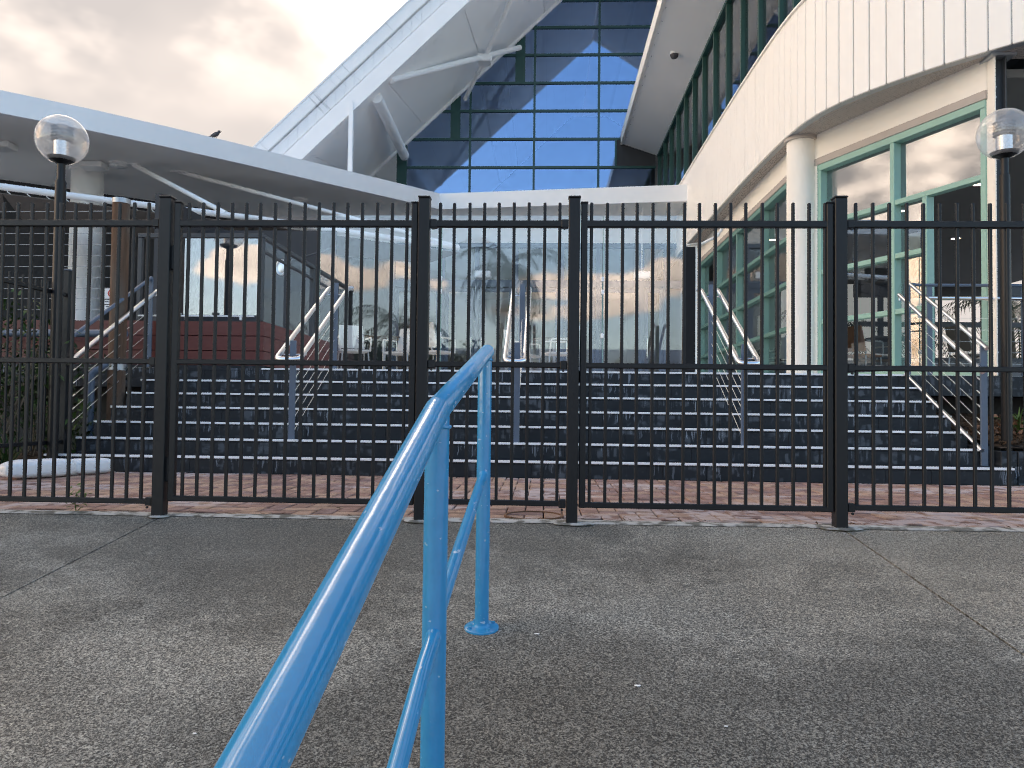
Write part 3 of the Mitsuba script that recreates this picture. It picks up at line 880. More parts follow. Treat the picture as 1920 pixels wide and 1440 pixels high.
# lower window walls: A-B runs back beside the terrace, B-C comes forward to the right
WA, WB, WC = np.array([3.83, 20.5]), np.array([3.83, 11.95]), np.array([5.10, 9.07])


def wall_piece(p, q, s0, s1, z0, z1, d0, d1, bev=0.0):
    """A box on the wall p-q: from s0 to s1 along it, d0 to d1 behind its face."""
    t = (q - p) / np.linalg.norm(q - p)
    nn = np.array([-t[1], t[0]])
    if nn[0] < 0:
        nn = -nn
    g = bbox(s0, s1, d0, d1, z0, z1, bev) if bev else box(s0, s1, d0, d1, z0, z1)
    m = np.eye(4)
    m[:2, 0], m[:2, 1], m[:2, 3] = t, nn, p
    g.apply_transform(m)
    if np.linalg.det(m[:3, :3]) < 0:
        g.invert()
    return g


def glazed(p, q, s0, s1, muls, rows, short=(), fr='m_green'):
    t = (q - p) / np.linalg.norm(q - p)
    L = np.linalg.norm(q - p)
    put('render_band', wall_piece(p, q, 0, L, 4.42, ZB + 0.03, 0.0, 0.12), 'm_render', cw)
    put('flashing', wall_piece(p, q, 0, L, 4.32, 4.42, -0.012, 0.10), 'm_flashing', cw)
    w = put('window', wall_piece(p, q, s0, s1, 4.225, 4.32, 0.0, 0.14, 0.006), fr, cw)
    put('sill', wall_piece(p, q, s0, s1, 1.083, 1.20, 0.0, 0.14, 0.006), fr, w)
    for m_ in [s0 + 0.035, *muls, s1 - 0.035]:
        put('mullion', wall_piece(p, q, m_ - 0.035, m_ + 0.035, 1.20, 3.387 if m_ in short else 4.225, 0.006, 0.135, 0.005), fr, w)
    nb = np.array([-t[1], t[0]]) * (0.115 if -t[1] > 0 else -0.115)
    pt = lambda s_, z_, o=0.0: [*(p + t * s_ + nb * (1 + o)), z_]
    lv = [1.20, *rows, 4.225]
    for k in range(len(lv) - 1):
        c, d = lv[k], lv[k + 1]
        use = [m_ for m_ in muls if m_ not in short or k < len(lv) - 2]
        ed = [s0 + 0.035, *use, s1 - 0.035]
        for a, b in zip(ed[:-1], ed[1:]):
            if a in short:
                continue                      # the doorway stands open
            o = rng.normal(0, 0.012)
            put('pane', quad(pt(a + 0.03, c), pt(b - 0.03, c, o), pt(b - 0.03, d, o), pt(a + 0.03, d)), 'm_glass_tint', w)
        if k:
            lo_ = [e for e in ([s0 + 0.035, *muls, s1 - 0.035] if k < len(lv) - 2 else [s0 + 0.035, *[m_ for m_ in muls if m_ not in short], s1 - 0.035])]
            for a, b in zip(lo_[:-1], lo_[1:]):
                if a not in short or k == len(lv) - 2:
                    put('transom', wall_piece(p, q, a + 0.035, b - 0.035, c - 0.033, c + 0.033, 0.012, 0.13, 0.004), fr, w)
    return w


w1 = glazed(WA, WB, 1.2, 8.42, [3.1, 4.88, 6.70], [1.975, 2.70, 3.42], fr='m_green_mid')
w2 = glazed(WB, WC, 0.46, 3.13, [1.805, 2.30], [1.975, 2.71, 3.42], (2.30,))
put('pier', wall_piece(WA, WB, 8.42, 8.55, 1.083, 4.42, 0.0, 0.16), 'm_render', cw)
put('pier', wall_piece(WB, WC, 0.0, 0.46, 1.083, 4.42, 0.0, 0.16), 'm_render', cw)
put('end_wall', box(3.60, 4.2, 20.5, 24.0, 1.083, ZB), 'm_room', cw)
# upper ribbon of windows under the eave
UX = 3.675
uy = [12.22 + 1.195 * k for k in range(-1, 12)]
uy[0] = 11.52
for a, b in zip(uy[:-1], uy[1:]):
    put('upper_pane', quad((UX + 0.05, a + 0.03, ZTOP - 0.2), (UX + 0.05, b - 0.03, ZTOP - 0.2), (UX + 0.05, b - 0.03, 9.08), (UX + 0.05, a + 0.03, 9.08)), 'm_glass_upper', cw)
for a in uy:
    put('upper_mullion', bbox(UX - 0.02, UX + 0.09, a - 0.024, a + 0.024, ZTOP - 0.2, 9.10, 0.004), 'm_green_dark', cw)
put('upper_rail', box(UX - 0.02, UX + 0.08, 11.5, 25.5, ZTOP - 0.3, ZTOP + 0.08), 'm_green_dark', cw)
put('upper_rail', box(UX - 0.03, UX + 0.08, 11.5, 25.5, 9.05, 9.13), 'm_green_dark', cw)
put('upper_room_wall', box(7.4, 7.6, 7.0, 25.5, 4.9, 9.6), 'm_room', cw)
for y in (11.0, 25.4):
    put('upper_room_wall', box(UX + 0.12, 7.4, y, y + 0.1, 6.3, 9.13), 'm_room', cw)
put('upper_room_floor', box(3.8, 7.5, 10.9, 25.5, 6.2, 6.3), 'm_room', cw)
put('upper_room_ceiling', box(3.72, 7.5, 10.9, 25.5, 9.13, 9.2), 'm_room', cw)
EX = 2.475
put('eave_soffit', slab([(EX, 10.0, 9.54), (UX, 10.0, 9.13), (UX, 25.58, 9.13), (EX, 25.58, 9.54)], 0.06), 'm_soffit', cw)
put('eave_fascia', bbox(EX - 0.03, EX + 0.05, 10.0, 25.58, 9.50, 9.86, 0.006), 'm_cream', cw)
put('eave_roof', slab([(EX, 10.0, 9.80), (9.0, 10.0, 11.0), (9.0, 25.58, 11.0), (EX, 25.58, 9.80)], 0.06), 'm_weathered', cw)
for k in range(26):    # fixing screws along the eave edge
    y = 10.4 + 0.58 * k
    put('eave_screw', cyl(EX + 0.10, y, 9.495, 9.515, 0.012, 6), 'm_ink', cw)
# ground floor room behind the windows
rm = lambda nm, g, m: put(nm, g, m, cw)
rm('room_ceiling', prism([(3.98, 20.4), (3.98, 12.0), (5.3, 9.15), (14, 9.15), (14, 24), (3.98, 24)], 4.60, 4.70), 'm_room')
rm('room_floor', prism([(3.98, 20.4), (3.98, 12.0), (5.3, 9.15), (14, 9.15), (14, 24), (3.98, 24)], 1.084, 1.09), 'm_room')
for a, b in ((2.25, 2.35), (3.35, 3.45), (4.25, 4.60)):
    rm('back_rail', box(9.5, 25.0, 24.0, 24.12, a - 0.05, b), 'm_dark_frame')
rm('back_wall', box(3.9, 7.2, 24.0, 24.2, 1.083, 4.6), 'm_room')
rm('back_wall', box(7.2, 20.0, 24.0, 24.2, 1.083, 2.25), 'm_room')
for xk in np.arange(7.2, 20, 1.55):
    rm('back_mullion', box(xk - 0.06, xk + 0.06, 23.98, 24.14, 2.2, 4.6), 'm_dark_frame')

col = thing('round_column', 'round cream column at the bend of the right hand window wall', 'column')
put('shaft', cyl(3.835, 11.70, 1.083, ZB - 0.05, 0.205, 40), 'm_render', col, smooth=40)
put('collar', cyl(3.835, 11.70, ZB - 0.05, ZB + 0.02, 0.245, 40), 'm_flashing', col, smooth=40)
ic = thing('steel_column', 'dark steel H column with a pale flange at the end of the right windows', 'column')
put('flange', bbox(5.115, 5.130, 8.93, 9.10, 1.083, ZB + 0.02, 0.002), 'm_render', ic)
put('flange', bbox(5.235, 5.250, 8.93, 9.10, 1.083, ZB + 0.02, 0.002), 'm_dark_frame', ic)
put('web', box(5.130, 5.235, 9.0, 9.012, 1.083, ZB + 0.02), 'm_dark_frame', ic)
put('cap_plate', bbox(5.06, 5.34, 8.88, 9.14, ZB - 0.02, ZB + 0.01, 0.002), 'm_galvanised', ic)
for z in (1.35, 4.30, 4.42):
    put('bolt', tube([(5.16, 8.985, z), (5.16, 9.02, z)], 0.012, 6), 'm_galvanised', ic)

nt = thing('paper_notice', 'blank white paper notice taped inside the narrow right hand window pane', 'notice')
put('sheet', wall_piece(WB, WC, 1.93, 2.14, 2.745, 2.985, 0.12, 0.122), 'm_paper', nt)
nt2 = thing('paper_notice', 'small white paper notice inside the window wall behind the looped rail', 'notice')
put('sheet', wall_piece(WA, WB, 6.02, 6.24, 2.05, 2.42, 0.12, 0.122), 'm_paper', nt2)
for i, (x, y, w_) in enumerate(((6.9, 15.2, 'in the right hand window'), (7.4, 13.4, 'beside the paper notice'), (9.2, 17.6, 'low through the open doorway'), (9.0, 14.6, 'beyond the steel column'), (5.2, 17.8, 'left of the round cream column'))):
    dl = thing('downlight', 'small lit warm downlight in the dark cafe, ' + w_, 'downlight', 'lit downlights in the cafe ceiling')
    d = lathe([[0, 0], [0.085, 0]], (x, y, 4.585), 20)
    if d.face_normals[0][2] > 0:
        d.invert()
    put('lamp', mikit.ply(d, 'm_paper', emitter={'type': 'area', 'radiance': {'type': 'rgb', 'value': [2.4, 1.7, 0.95]}}), None, dl)
    put('trim', lathe([[0.085, 4.59], [0.11, 4.582], [0.11, 4.60]], (x, y, 0), 20), 'm_plastic', dl)

cam1 = thing('security_camera', 'white bullet security camera under the cladding soffit near the glass screen', 'security camera')
c0 = np.array([2.93, 15.2, 3.86])
put('body', tube([c0 + (-0.22, -0.28, -0.10), c0], 0.075, 16), 'm_plastic', cam1, smooth=40)
put('shield', bar(c0 + (-0.25, -0.32, -0.02), c0 + (0.0, 0.0, 0.08), 0.19, 0.02), 'm_plastic', cam1)
put('arm', tube([c0, c0 + (0.45, 0.1, 0.25), (3.5, 15.3, 4.3)], 0.03, 10), 'm_plastic', cam1, smooth=40)
put('lens', tube([c0 + (-0.245, -0.312, -0.112), c0 + (-0.22, -0.28, -0.10)], 0.06, 16), 'm_ink', cam1)
cam2 = thing('security_camera', 'small dark dome camera under the eave of the upper windows', 'security camera')
put('base', cyl(3.06, 18.6, 9.30, 9.38, 0.10, 20), 'm_plastic', cam2, smooth=40)
d = trimesh.creation.icosphere(3, 0.10)
d.apply_translation([3.06, 18.6, 9.29])
put('dome', d, 'm_ink', cam2, smooth=True)

# ------------------------------------------------------------------ entrance wall and glass screen
ew = thing('entrance_doors', 'grey framed glazed entrance doors under the white band of the canopy', 'doors')
EY = 20.55
put('head', box(-4.2, 3.6, EY, EY + 0.18, 4.98, 5.10), 'm_post_grey', ew)
put('transom', box(-4.2, 3.6, EY, EY + 0.14, 3.90, 4.10), 'm_post_grey', ew)
xm = [-4.15, -2.79, -1.86, -0.81, 0.43, 1.39, 2.56, 3.2]
for x in xm:
    put('post', box(x - 0.06, x + 0.06, EY + 0.005, EY + 0.13, 1.083, 4.98), 'm_post_grey', ew)
for a, b in zip(xm[:-1], xm[1:]):
    put('pane', quad((a, EY + 0.07, 4.1), (b, EY + 0.07, 4.1), (b, EY + 0.07, 4.98), (a, EY + 0.07, 4.98)), 'm_glass', ew)
    dk = put('door', cat([box(a + 0.07, a + 0.17, EY + 0.03, EY + 0.10, 1.10, 3.89), box(b - 0.17, b - 0.07, EY + 0.03, EY + 0.10, 1.10, 3.89), box(a + 0.17, b - 0.17, EY + 0.03, EY + 0.10, 1.10, 1.32), box(a + 0.17, b - 0.17, EY + 0.03, EY + 0.10, 3.78, 3.89)]), 'm_post_grey', ew)
    put('pane', quad((a + 0.17, EY + 0.065, 1.32), (b - 0.17, EY + 0.065, 1.32), (b - 0.17, EY + 0.065, 3.78), (a + 0.17, EY + 0.065, 3.78)), 'm_glass', dk)
    hx = b - 0.14 if xm.index(a) % 2 else a + 0.14
    put('handle', tube(rounded([(hx, EY + 0.03, 2.55), (hx, EY - 0.06, 2.55), (hx, EY - 0.06, 2.02), (hx, EY + 0.03, 2.02)], 0.04), 0.018, 10), 'm_steel', dk, smooth=40)
put('foyer_floor', box(-4.5, 3.6, 20.9, 34, 1.084, 1.09), 'm_room_light', ew)
put('foyer_back', box(-8, 3.8, 34, 34.2, 1.083, 5.5), 'm_room_light', ew)
put('foyer_side', box(-5.0, -4.8, 21.0, 34, 1.083, 5.5), 'm_room_light', ew)
put('foyer_side', box(3.60, 3.64, 24.0, 34, 1.083, 5.5), 'm_room_light', ew)
put('foyer_ceiling', box(-8, 3.8, 21.0, 34, 5.5, 5.56), 'm_room_light', ew)
put('counter', bbox(-1.7, 2.2, 28.2, 29.0, 1.083, 2.2, 0.02), 'm_shed', ew)
for x, lab in ((-1.62, 'white hanging light fitting behind the narrow fence panel'), (2.44, 'white hanging light fitting behind the right gate')):
    hf = thing('hanging_light', lab, 'light fitting', 'white fittings hanging in the entrance')
    put('housing', bbox(x - 0.20, x + 0.20, 19.5, 19.8, 3.98, 4.16, 0.02), 'm_plastic', hf)
    put('cord', tube([(x, 19.65, 4.16), (x, 19.65, ZC)], 0.012, 6), 'm_plastic', hf)

gs = thing('glass_screen', 'frameless glass wind screen across the top of the steps, mirroring sky and palms', 'glass screen')
SY = 11.25
cuts = [-3.37, -1.552, 0.827, 2.005]
for i, (a, b) in enumerate(zip(cuts[:-1], cuts[1:])):
    t0, t1 = rng.normal(0, 0.004, 2)
    put('pane', quad((a + 0.006, SY + t0, 1.13), (b - 0.006, SY + t1, 1.13), (b - 0.006, SY + t1, 3.49), (a + 0.006, SY + t0, 3.49)), 'm_glass_screen', gs)
    put('pane_edge', box(a + 0.004, a + 0.010, SY - 0.008, SY + 0.008, 1.13, 3.49), 'm_green', gs)
for x in cuts[1:]:
    for z in (2.55, 2.36, 1.72):
        c = [bbox(x - 0.022, x + 0.022, SY - 0.030, SY - 0.008, z - 0.035, z + 0.035, 0.008), tube([(x, SY - 0.035, z), (x, SY + 0.03, z)], 0.012, 8)]
        put('clip', cat(c), 'm_plastic', gs)
    put('base_channel', box(x - 0.4, x + 0.4, SY - 0.02, SY + 0.02, 1.083, 1.13), 'm_dark_frame', gs)
dp = thing('dark_post', 'flat black post where the glass screen ends on the right', 'post')
put('post', bbox(2.012, 2.160, SY - 0.06, SY + 0.06, 1.083, 3.02, 0.005), 'm_dark', dp)
put('edge_trim', bbox(2.164, 2.215, SY - 0.05, SY + 0.05, 1.083, 3.0, 0.004), 'm_render', dp)

# ------------------------------------------------------------------ red planter and bar glass
pl_ = thing('red_planter', 'dark red painted board planter on the terrace, below the bar glass', 'planter')
for k in range(3):
    z0 = 1.120 + 0.179 * k
    for a, b in ((-6.9, -5.25), (-5.244, -3.372)):
        put('board', bbox(a, b, 9.05, 9.075, z0, z0 + 0.171, 0.003), 'm_red', pl_)
    put('board', bbox(-3.397, -3.372, 9.078, 12.2, z0, z0 + 0.171, 0.003), 'm_red', pl_)
put('liner', box(-6.88, -3.40, 9.08, 9.55, 1.09, 1.64), 'm_dark', pl_)
put('plinth', box(-6.9, -3.365, 9.03, 9.10, 1.085, 1.118), 'm_stone', pl_)
bs = thing('bar_screen', 'charcoal framed glass bar screen standing on the red planter', 'glass screen')
put('top_rail', bbox(-4.95, -3.40, 9.06, 9.12, 2.665, 2.715, 0.004), 'm_dark_frame', bs)
put('top_rail', bbox(-3.46, -3.40, 9.12, 11.2, 2.665, 2.715, 0.004), 'm_dark_frame', bs)
for y in (9.10, 10.02, 11.12):
    put('post', bbox(-3.47, -3.405, y - 0.035, y + 0.035, 1.66, 2.664, 0.004), 'm_dark_frame', bs)
put('post', bbox(-4.50, -4.445, 9.065, 9.12, 1.66, 2.664, 0.004), 'm_dark_frame', bs)
put('post', bbox(-4.95, -4.90, 9.065, 9.12, 1.66, 2.664, 0.004), 'm_dark_frame', bs)
put('pane', quad((-4.44, 9.09, 1.73), (-3.475, 9.092, 1.73), (-3.475, 9.092, 2.66), (-4.44, 9.09, 2.66)), 'm_glass_bar', bs)
for a, b in ((9.14, 9.98), (10.06, 11.08)):
    put('pane', quad((-3.435, a, 1.67), (-3.435, b, 1.67), (-3.435, b, 2.66), (-3.435, a, 2.66)), 'm_glass', bs)
put('mid_rail', bbox(-3.45, -3.41, 9.14, 11.1, 2.50, 2.53, 0.003), 'm_dark_frame', bs)
put('sill', bbox(-4.92, -3.50, 9.055, 9.085, 1.705, 1.722, 0.002), 'm_plastic', bs)
for x in (-4.33, -3.66):
    put('sill_clip', bbox(x - 0.012, x + 0.012, 9.05, 9.08, 1.665, 1.704, 0.003), 'm_plastic', bs)
put('pale_upright', bbox(-4.79, -4.765, 9.3, 9.33, 1.66, 2.62, 0.002), 'm_render', bs)
cm = thing('convex_mirror', 'oval chrome rimmed mirror behind the side glass of the bar', 'mirror')
t_ = trimesh.creation.torus(0.10, 0.014, 32, 10)
t_.apply_scale([0.75, 1.05, 1])
t_.apply_transform(trimesh.transformations.rotation_matrix(math.pi / 2, [1, 0, 0]))
t_.apply_translation([-3.86, 11.0, 2.66])
put('rim', t_, 'm_steel', cm, smooth=True)
d = trimesh.creation.icosphere(3, 0.10)
d.apply_scale([0.75, 0.15, 1.05])
d.apply_translation([-3.86, 11.02, 2.66])
put('mirror', d, 'm_steel', cm, smooth=True)
put('arm', tube([(-3.86, 11.03, 2.66), (-3.86, 11.3, 2.8), (-3.86, 14.0, 3.6)], 0.015, 8), 'm_dark_frame', cm)

# ------------------------------------------------------------------ timber post, cables, pipes, sign
tp = thing('timber_post', 'weathered brown timber post with a galvanised cap left of the steps', 'post')
put('post', tube([(-4.80, 8.42, 0.1), (-4.80, 8.42, 2.92)], 0.092, 22), 'm_timber', tp, smooth=40)
put('cap', cyl(-4.80, 8.42, 2.90, 2.955, 0.096, 22), 'm_galvanised', tp, smooth=40)
put('strap', cyl(-4.80, 8.42, 1.02, 1.13, 0.097, 22), 'm_galvanised', tp, smooth=40)
put('brace', tube(rounded([(-4.86, 8.36, 1.08), (-5.02, 8.30, 0.98), (-5.02, 8.30, 0.1)], 0.06), 0.04, 12), 'm_post_grey', tp, smooth=40)
cs = thing('cable_screen', 'row of taut horizontal wire cables running left from the timber post', 'cable fence')
for z in (2.82, 2.569, 2.442, 2.315, 2.194, 2.067, 1.941, 1.826, 1.70):
    put('cable', tube([(-8.4, 8.46, z + 0.01), (-6.2, 8.45, z - 0.004), (-4.85, 8.42, z)], 0.0035, 6), 'm_galvanised', cs, smooth=True)
gp = thing('grey_pipe', 'grey horizontal pipe in front of the red boards, left of the timber post', 'pipe')
put('pipe', tube([(-7.6, 8.8, 1.46), (-4.86, 8.7, 1.46)], 0.045, 16), 'm_post_grey', gp, smooth=40)
put('flange', cyl(0, 0, 0, 0.02, 0.065, 16), 'm_post_grey', gp)
g = cyl(0, 0, 0, 0.02, 0.07, 16)
g.apply_transform(trimesh.transformations.rotation_matrix(math.pi / 2, [0, 1, 0]))
g.apply_translation([-4.90, 8.7, 1.46])
scene['grey_pipe__flange'] = mikit.ply(g, 'm_post_grey', smooth=40)
ns = thing('no_smoking_sign', 'white no smoking notice beside the timber post', 'sign')
SX, SYY = -5.26, 9.02
put('board', bbox(SX - 0.085, SX + 0.085, SYY, SYY + 0.006, 1.76, 2.04, 0.002), 'm_paper', ns)
t_ = trimesh.creation.torus(0.040, 0.007, 28, 8)
t_.apply_scale([1, 1, 0.2])
t_.apply_transform(trimesh.transformations.rotation_matrix(math.pi / 2, [1, 0, 0]))
t_.apply_translation([SX + 0.03, SYY - 0.003, 1.975])
put('red_ring', t_, 'm_sign_red', ns)
put('slash', bar((SX + 0.004, SYY - 0.004, 2.001), (SX + 0.056, SYY - 0.004, 1.949), 0.003, 0.010), 'm_sign_red', ns)
put('cigarette', bar((SX + 0.0, SYY - 0.002, 1.973), (SX + 0.06, SYY - 0.002, 1.973), 0.002, 0.008), 'm_ink', ns)
for k, (wd, z) in enumerate(((0.12, 1.895), (0.10, 1.868), (0.12, 1.835), (0.07, 1.808))):
    put('text_line', box(SX - wd / 2, SX + wd / 2, SYY - 0.003, SYY - 0.001, z, z + 0.010), 'm_ink', ns)

# ------------------------------------------------------------------ side fence on the left
sf = thing('side_fence', 'second black picket fence running back along the garden at the far left', 'fence')
for z in (0.25, 1.69):
    put('rail', bbox(-4.735, -4.70, 4.6, 7.32, z, z + 0.036, 0.004), 'm_fence', sf)
for i in range(29):
    scene[key_for('side_fence__picket')] = {**pk, 'to_world': T([[1, 0, 0, -4.718], [0, 1, 0, 7.245 - 0.088 * i], [0, 0, 1.60, 0.2], [0, 0, 0, 1]])}
put('post', bbox(-4.76, -4.685, 7.33, 7.405, -0.05, 1.95, 0.004), 'm_fence', sf)
put('post_cap', bbox(-4.765, -4.68, 7.325, 7.41, 1.95, 1.965, 0.004), 'm_post_grey', sf)

# ------------------------------------------------------------------ lamp posts


def lamp_post(label, x, y, z0, zg, r, tilt=0.0):
    l = thing('lamp_post', label, 'lamp post', 'clear globe lamp posts beside the steps')
    zc = zg - r * 0.80
    put('pole', lathe([[0.048, z0], [0.048, zc - 0.22], [0.036, zc - 0.20], [0.036, zc - 0.02]], (x + tilt, y, 0), 20), 'm_fence', l, smooth=40)
    put('base', lathe([[0, z0 + 0.03], [0.10, z0 + 0.03], [0.12, z0], [0, z0 - 0.02]], (x + tilt, y, 0), 20), 'm_fence', l, smooth=30)
    put('dish', lathe([[0.036, zc - 0.05], [0.115, zc - 0.01], [0.125, zc + 0.012], [0.10, zc + 0.02], [0, zc + 0.02]], (x, y, 0), 32), 'm_fence', l, smooth=30)
    a0 = math.asin(0.108 / r)
    prof = [[r * math.sin(a), zg - r * math.cos(a)] for a in np.linspace(a0, math.pi, 40)]
    put('globe', lathe(prof, (x, y, 0), 48), 'm_globe', l, smooth=True)
    put('lamp_holder', lathe([[0, zc + 0.02], [0.072, zc + 0.02], [0.072, zc + 0.165], [0, zc + 0.165]], (x, y, 0), 28), 'm_lamp_alu', l, smooth=40)
    for k in range(5):
        z = zc + 0.180 + 0.030 * k
        put('louvre', lathe([[0.058, z + 0.020], [0.098, z], [0.098, z + 0.005], [0.058, z + 0.025]], (x, y, 0), 28), 'm_louvre', l, smooth=30)
    put('bulb', lathe([[0, zc + 0.165], [0.035, zc + 0.17], [0.045, zc + 0.24], [0.03, zc + 0.30], [0, zc + 0.315]], (x, y, 0), 16), 'm_plastic', l, smooth=True)
    return l


lamp_post('left lamp post, clear globe with dark louvres in front of the canopy', -4.66, 7.12, 0.0, 3.172, 0.232)
lamp_post('right lamp post, clear globe cut by the right picture edge', 4.43, 7.58, 0.25, 3.366, 0.240)

# ------------------------------------------------------------------ white plastic base
wb = thing('plastic_base', 'white moulded plastic barrier base lying on the bricks at the far left', 'plastic base')
from shapely.geometry import LineString


def lump(pts, r, h):
    m = trimesh.creation.icosphere(3, 1.0)
    a, b = np.array(pts[0]), np.array(pts[1])
    t = (b - a) / np.linalg.norm(b - a)
    n2 = np.array([-t[1], t[0]])
    L = np.linalg.norm(b - a) / 2
    v = m.vertices
    sg = lambda q, e: np.sign(q) * np.abs(q) ** e
    q = np.stack([sg(v[:, 0], 0.55) * (L + r), sg(v[:, 1], 0.6) * r, sg(v[:, 2], 0.55) * h / 2 + h / 2], -1)
    q[:, 2] += 0.012 * meshkit.noise(q * 7)
    c = (a + b) / 2
    m.vertices = np.stack([c[0] + q[:, 0] * t[0] + q[:, 1] * n2[0], c[1] + q[:, 0] * t[1] + q[:, 1] * n2[1], q[:, 2]], -1)
    return m


put('lobe', lump([(-4.43, 6.30), (-4.26, 6.62)], 0.120, 0.155), 'm_plastic', wb, smooth=True)
put('lobe', lump([(-4.19, 6.78), (-4.10, 6.95)], 0.105, 0.140), 'm_plastic', wb, smooth=True)
put('neck', lump([(-4.26, 6.64), (-4.20, 6.76)], 0.06, 0.10), 'm_plastic', wb, smooth=True)

# ------------------------------------------------------------------ gardens
tag('garden_soil', kind='structure')
gx, gy = np.meshgrid(np.linspace(-9, -4.80, 40), np.linspace(4.47, 9.7, 50))
gz = 0.02 + 0.06 * meshkit.fbm(np.stack([gx * 3, gy * 3, gx * 0], -1), 4)
idx = np.arange(gx.size).reshape(gx.shape)
ff = np.vstack([np.stack([idx[:-1, :-1], idx[:-1, 1:], idx[1:, 1:]], -1).reshape(-1, 3), np.stack([idx[:-1, :-1], idx[1:, 1:], idx[1:, :-1]], -1).reshape(-1, 3)])
put('bed', trimesh.Trimesh(np.stack([gx, gy, gz], -1).reshape(-1, 3), ff, process=False), 'm_soil', 'garden_soil', smooth=True)
gx, gy = np.meshgrid(np.linspace(4.30, 9, 50), np.linspace(7.46, 9.75, 34))
gz = 0.28 + 0.14 * (gy - 7.4) + 0.08 * meshkit.fbm(np.stack([gx * 4, gy * 4, gx * 0], -1), 4)
idx = np.arange(gx.size).reshape(gx.shape)
ff = np.vstack([np.stack([idx[:-1, :-1], idx[:-1, 1:], idx[1:, 1:]], -1).reshape(-1, 3), np.stack([idx[:-1, :-1], idx[1:, 1:], idx[1:, :-1]], -1).reshape(-1, 3)])
put('raised_bed', trimesh.Trimesh(np.stack([gx, gy, gz], -1).reshape(-1, 3), ff, process=False), 'm_soil', 'garden_soil', smooth=True)
chips = []
for k in range(900):
    x, y = rng.uniform(4.3, 5.6), rng.uniform(7.5, 9.4)
    z = 0.30 + 0.14 * (y - 7.4) + 0.06
    c = box(-0.03, 0.03, -0.010, 0.010, -0.004, 0.004)
    c.apply_transform(trimesh.transformations.euler_matrix(*rng.uniform(-0.8, 0.8, 2), rng.uniform(0, 3.1)))
    c.apply_translation([x, y, z])
    chips.append(c)
put('bark_mulch', cat(chips), 'm_bark')
tag('bark_mulch', 'brown bark chips strewn over the raised bed right of the steps', 'mulch', kind='stuff')
rb = thing('retaining_wall', 'low grey block edging of the raised bed right of the bottom step', 'wall')
for k, (a, b) in enumerate(((4.27, 4.42), (4.425, 4.86), (4.865, 5.30), (5.305, 5.75))):
    put('block', bbox(a, b, 7.40, 7.52, -0.02, 0.30, 0.006), 'm_stone', rb)
put('side_block', bbox(4.19, 4.262, 7.52, 9.0, -0.02, 0.34, 0.006), 'm_stone', rb)


def blade(base, length, width, az, lean, droop, n=5):
    d = np.array([math.cos(az), math.sin(az), 0])
    sd = np.array([-d[1], d[0], 0])
    p, ang, L = np.array(base, float), lean, length / n
    rows = []
    for i in range(n + 1):
        w = width * (1 - (i / n) ** 1.6) + 0.0005
        rows += [p - sd * w / 2, p + sd * w / 2]
        p = p + L * (d * math.sin(ang) + np.array([0, 0, math.cos(ang)]))
        ang += droop / n
    f = [q for i in range(n) for q in ([2 * i, 2 * i + 1, 2 * i + 3], [2 * i, 2 * i + 3, 2 * i + 2])]
    return trimesh.Trimesh(np.array(rows), np.array(f), process=False)


def tuft(x, y, z, n, length, width, lean=0.7, droop=1.2):
    return cat([blade((x + rng.normal(0, 0.03), y + rng.normal(0, 0.03), z), length * rng.uniform(0.6, 1.1), width, rng.uniform(0, 6.28), rng.uniform(0, lean), droop * rng.uniform(0.5, 1.3)) for _ in range(n)])


def leaves(centres, n, size, spread):
    out = []
    for c in centres:
        for _ in range(n):
            p = np.array(c) + rng.normal(0, 1, 3) * spread
            g = blade((0, 0, 0), size * rng.uniform(0.6, 1.3), size * 0.45, rng.uniform(0, 6.28), rng.uniform(0.5, 2.2), rng.uniform(0.2, 0.9), 2)
            g.apply_translation(p)
            out.append(g)
    return cat(out)


for i, (x, y, h, lab) in enumerate(((-5.45, 7.35, 1.55, 'dark leafy bush behind the side fence at the left picture edge'), (-5.75, 8.3, 1.25, 'dark leafy bush behind the side fence end post'))):
    b = thing('bush', lab, 'bush')
    cs_ = [(x + rng.normal(0, 0.30), y + rng.normal(0, 0.30), rng.uniform(0.35, h)) for _ in range(34)]
    put('foliage', leaves(cs_, 42, 0.085, (0.13, 0.13, 0.11)), 'm_leaf_dark' if i else 'm_leaf', b)
    put('stem', cat([tube([(x + rng.normal(0, 0.05), y + rng.normal(0, 0.05), 0.0), (c[0], c[1], c[2])], 0.010, 5) for c in cs_[:12]]), 'm_trunk', b)
for i, (x, y, n_, L, lab) in enumerate(((-5.05, 7.0, 46, 0.62, 'strappy grass clump beside the lamp post foot, left of the white base'), (-4.98, 7.62, 42, 0.55, 'strappy grass clump behind the side fence post'), (-5.35, 6.75, 40, 0.5, 'strappy grass clump nearest the left picture edge'), (-5.1, 8.25, 36, 0.55, 'strappy grass clump below the left stair rail'))):
    b = thing('grass_clump', lab, 'grass clump')
    put('blades', tuft(x, y, 0.03, n_, L, 0.016), 'm_leaf', b)
    put('dry_blades', tuft(x, y, 0.03, n_ // 3, L * 0.7, 0.012, 1.1, 1.5), 'm_straw', b)
cr = thing('creeper', 'small green creeper sprig by the brace of the timber post', 'plant')
put('foliage', leaves([(-5.0, 8.2, 0.62), (-4.88, 8.1, 0.66), (-5.1, 8.15, 0.50), (-4.96, 8.05, 0.56), (-5.15, 8.05, 0.40)], 12, 0.075, (0.07, 0.05, 0.05)), 'm_leaf_light', cr)
put('stem', tube([(-5.2, 8.2, 0.05), (-5.1, 8.15, 0.4), (-4.9, 8.1, 0.66)], 0.006, 6), 'm_leaf', cr)
wd_ = thing('weed', 'small bright green weed growing from the joint under the left fence panel', 'weed')
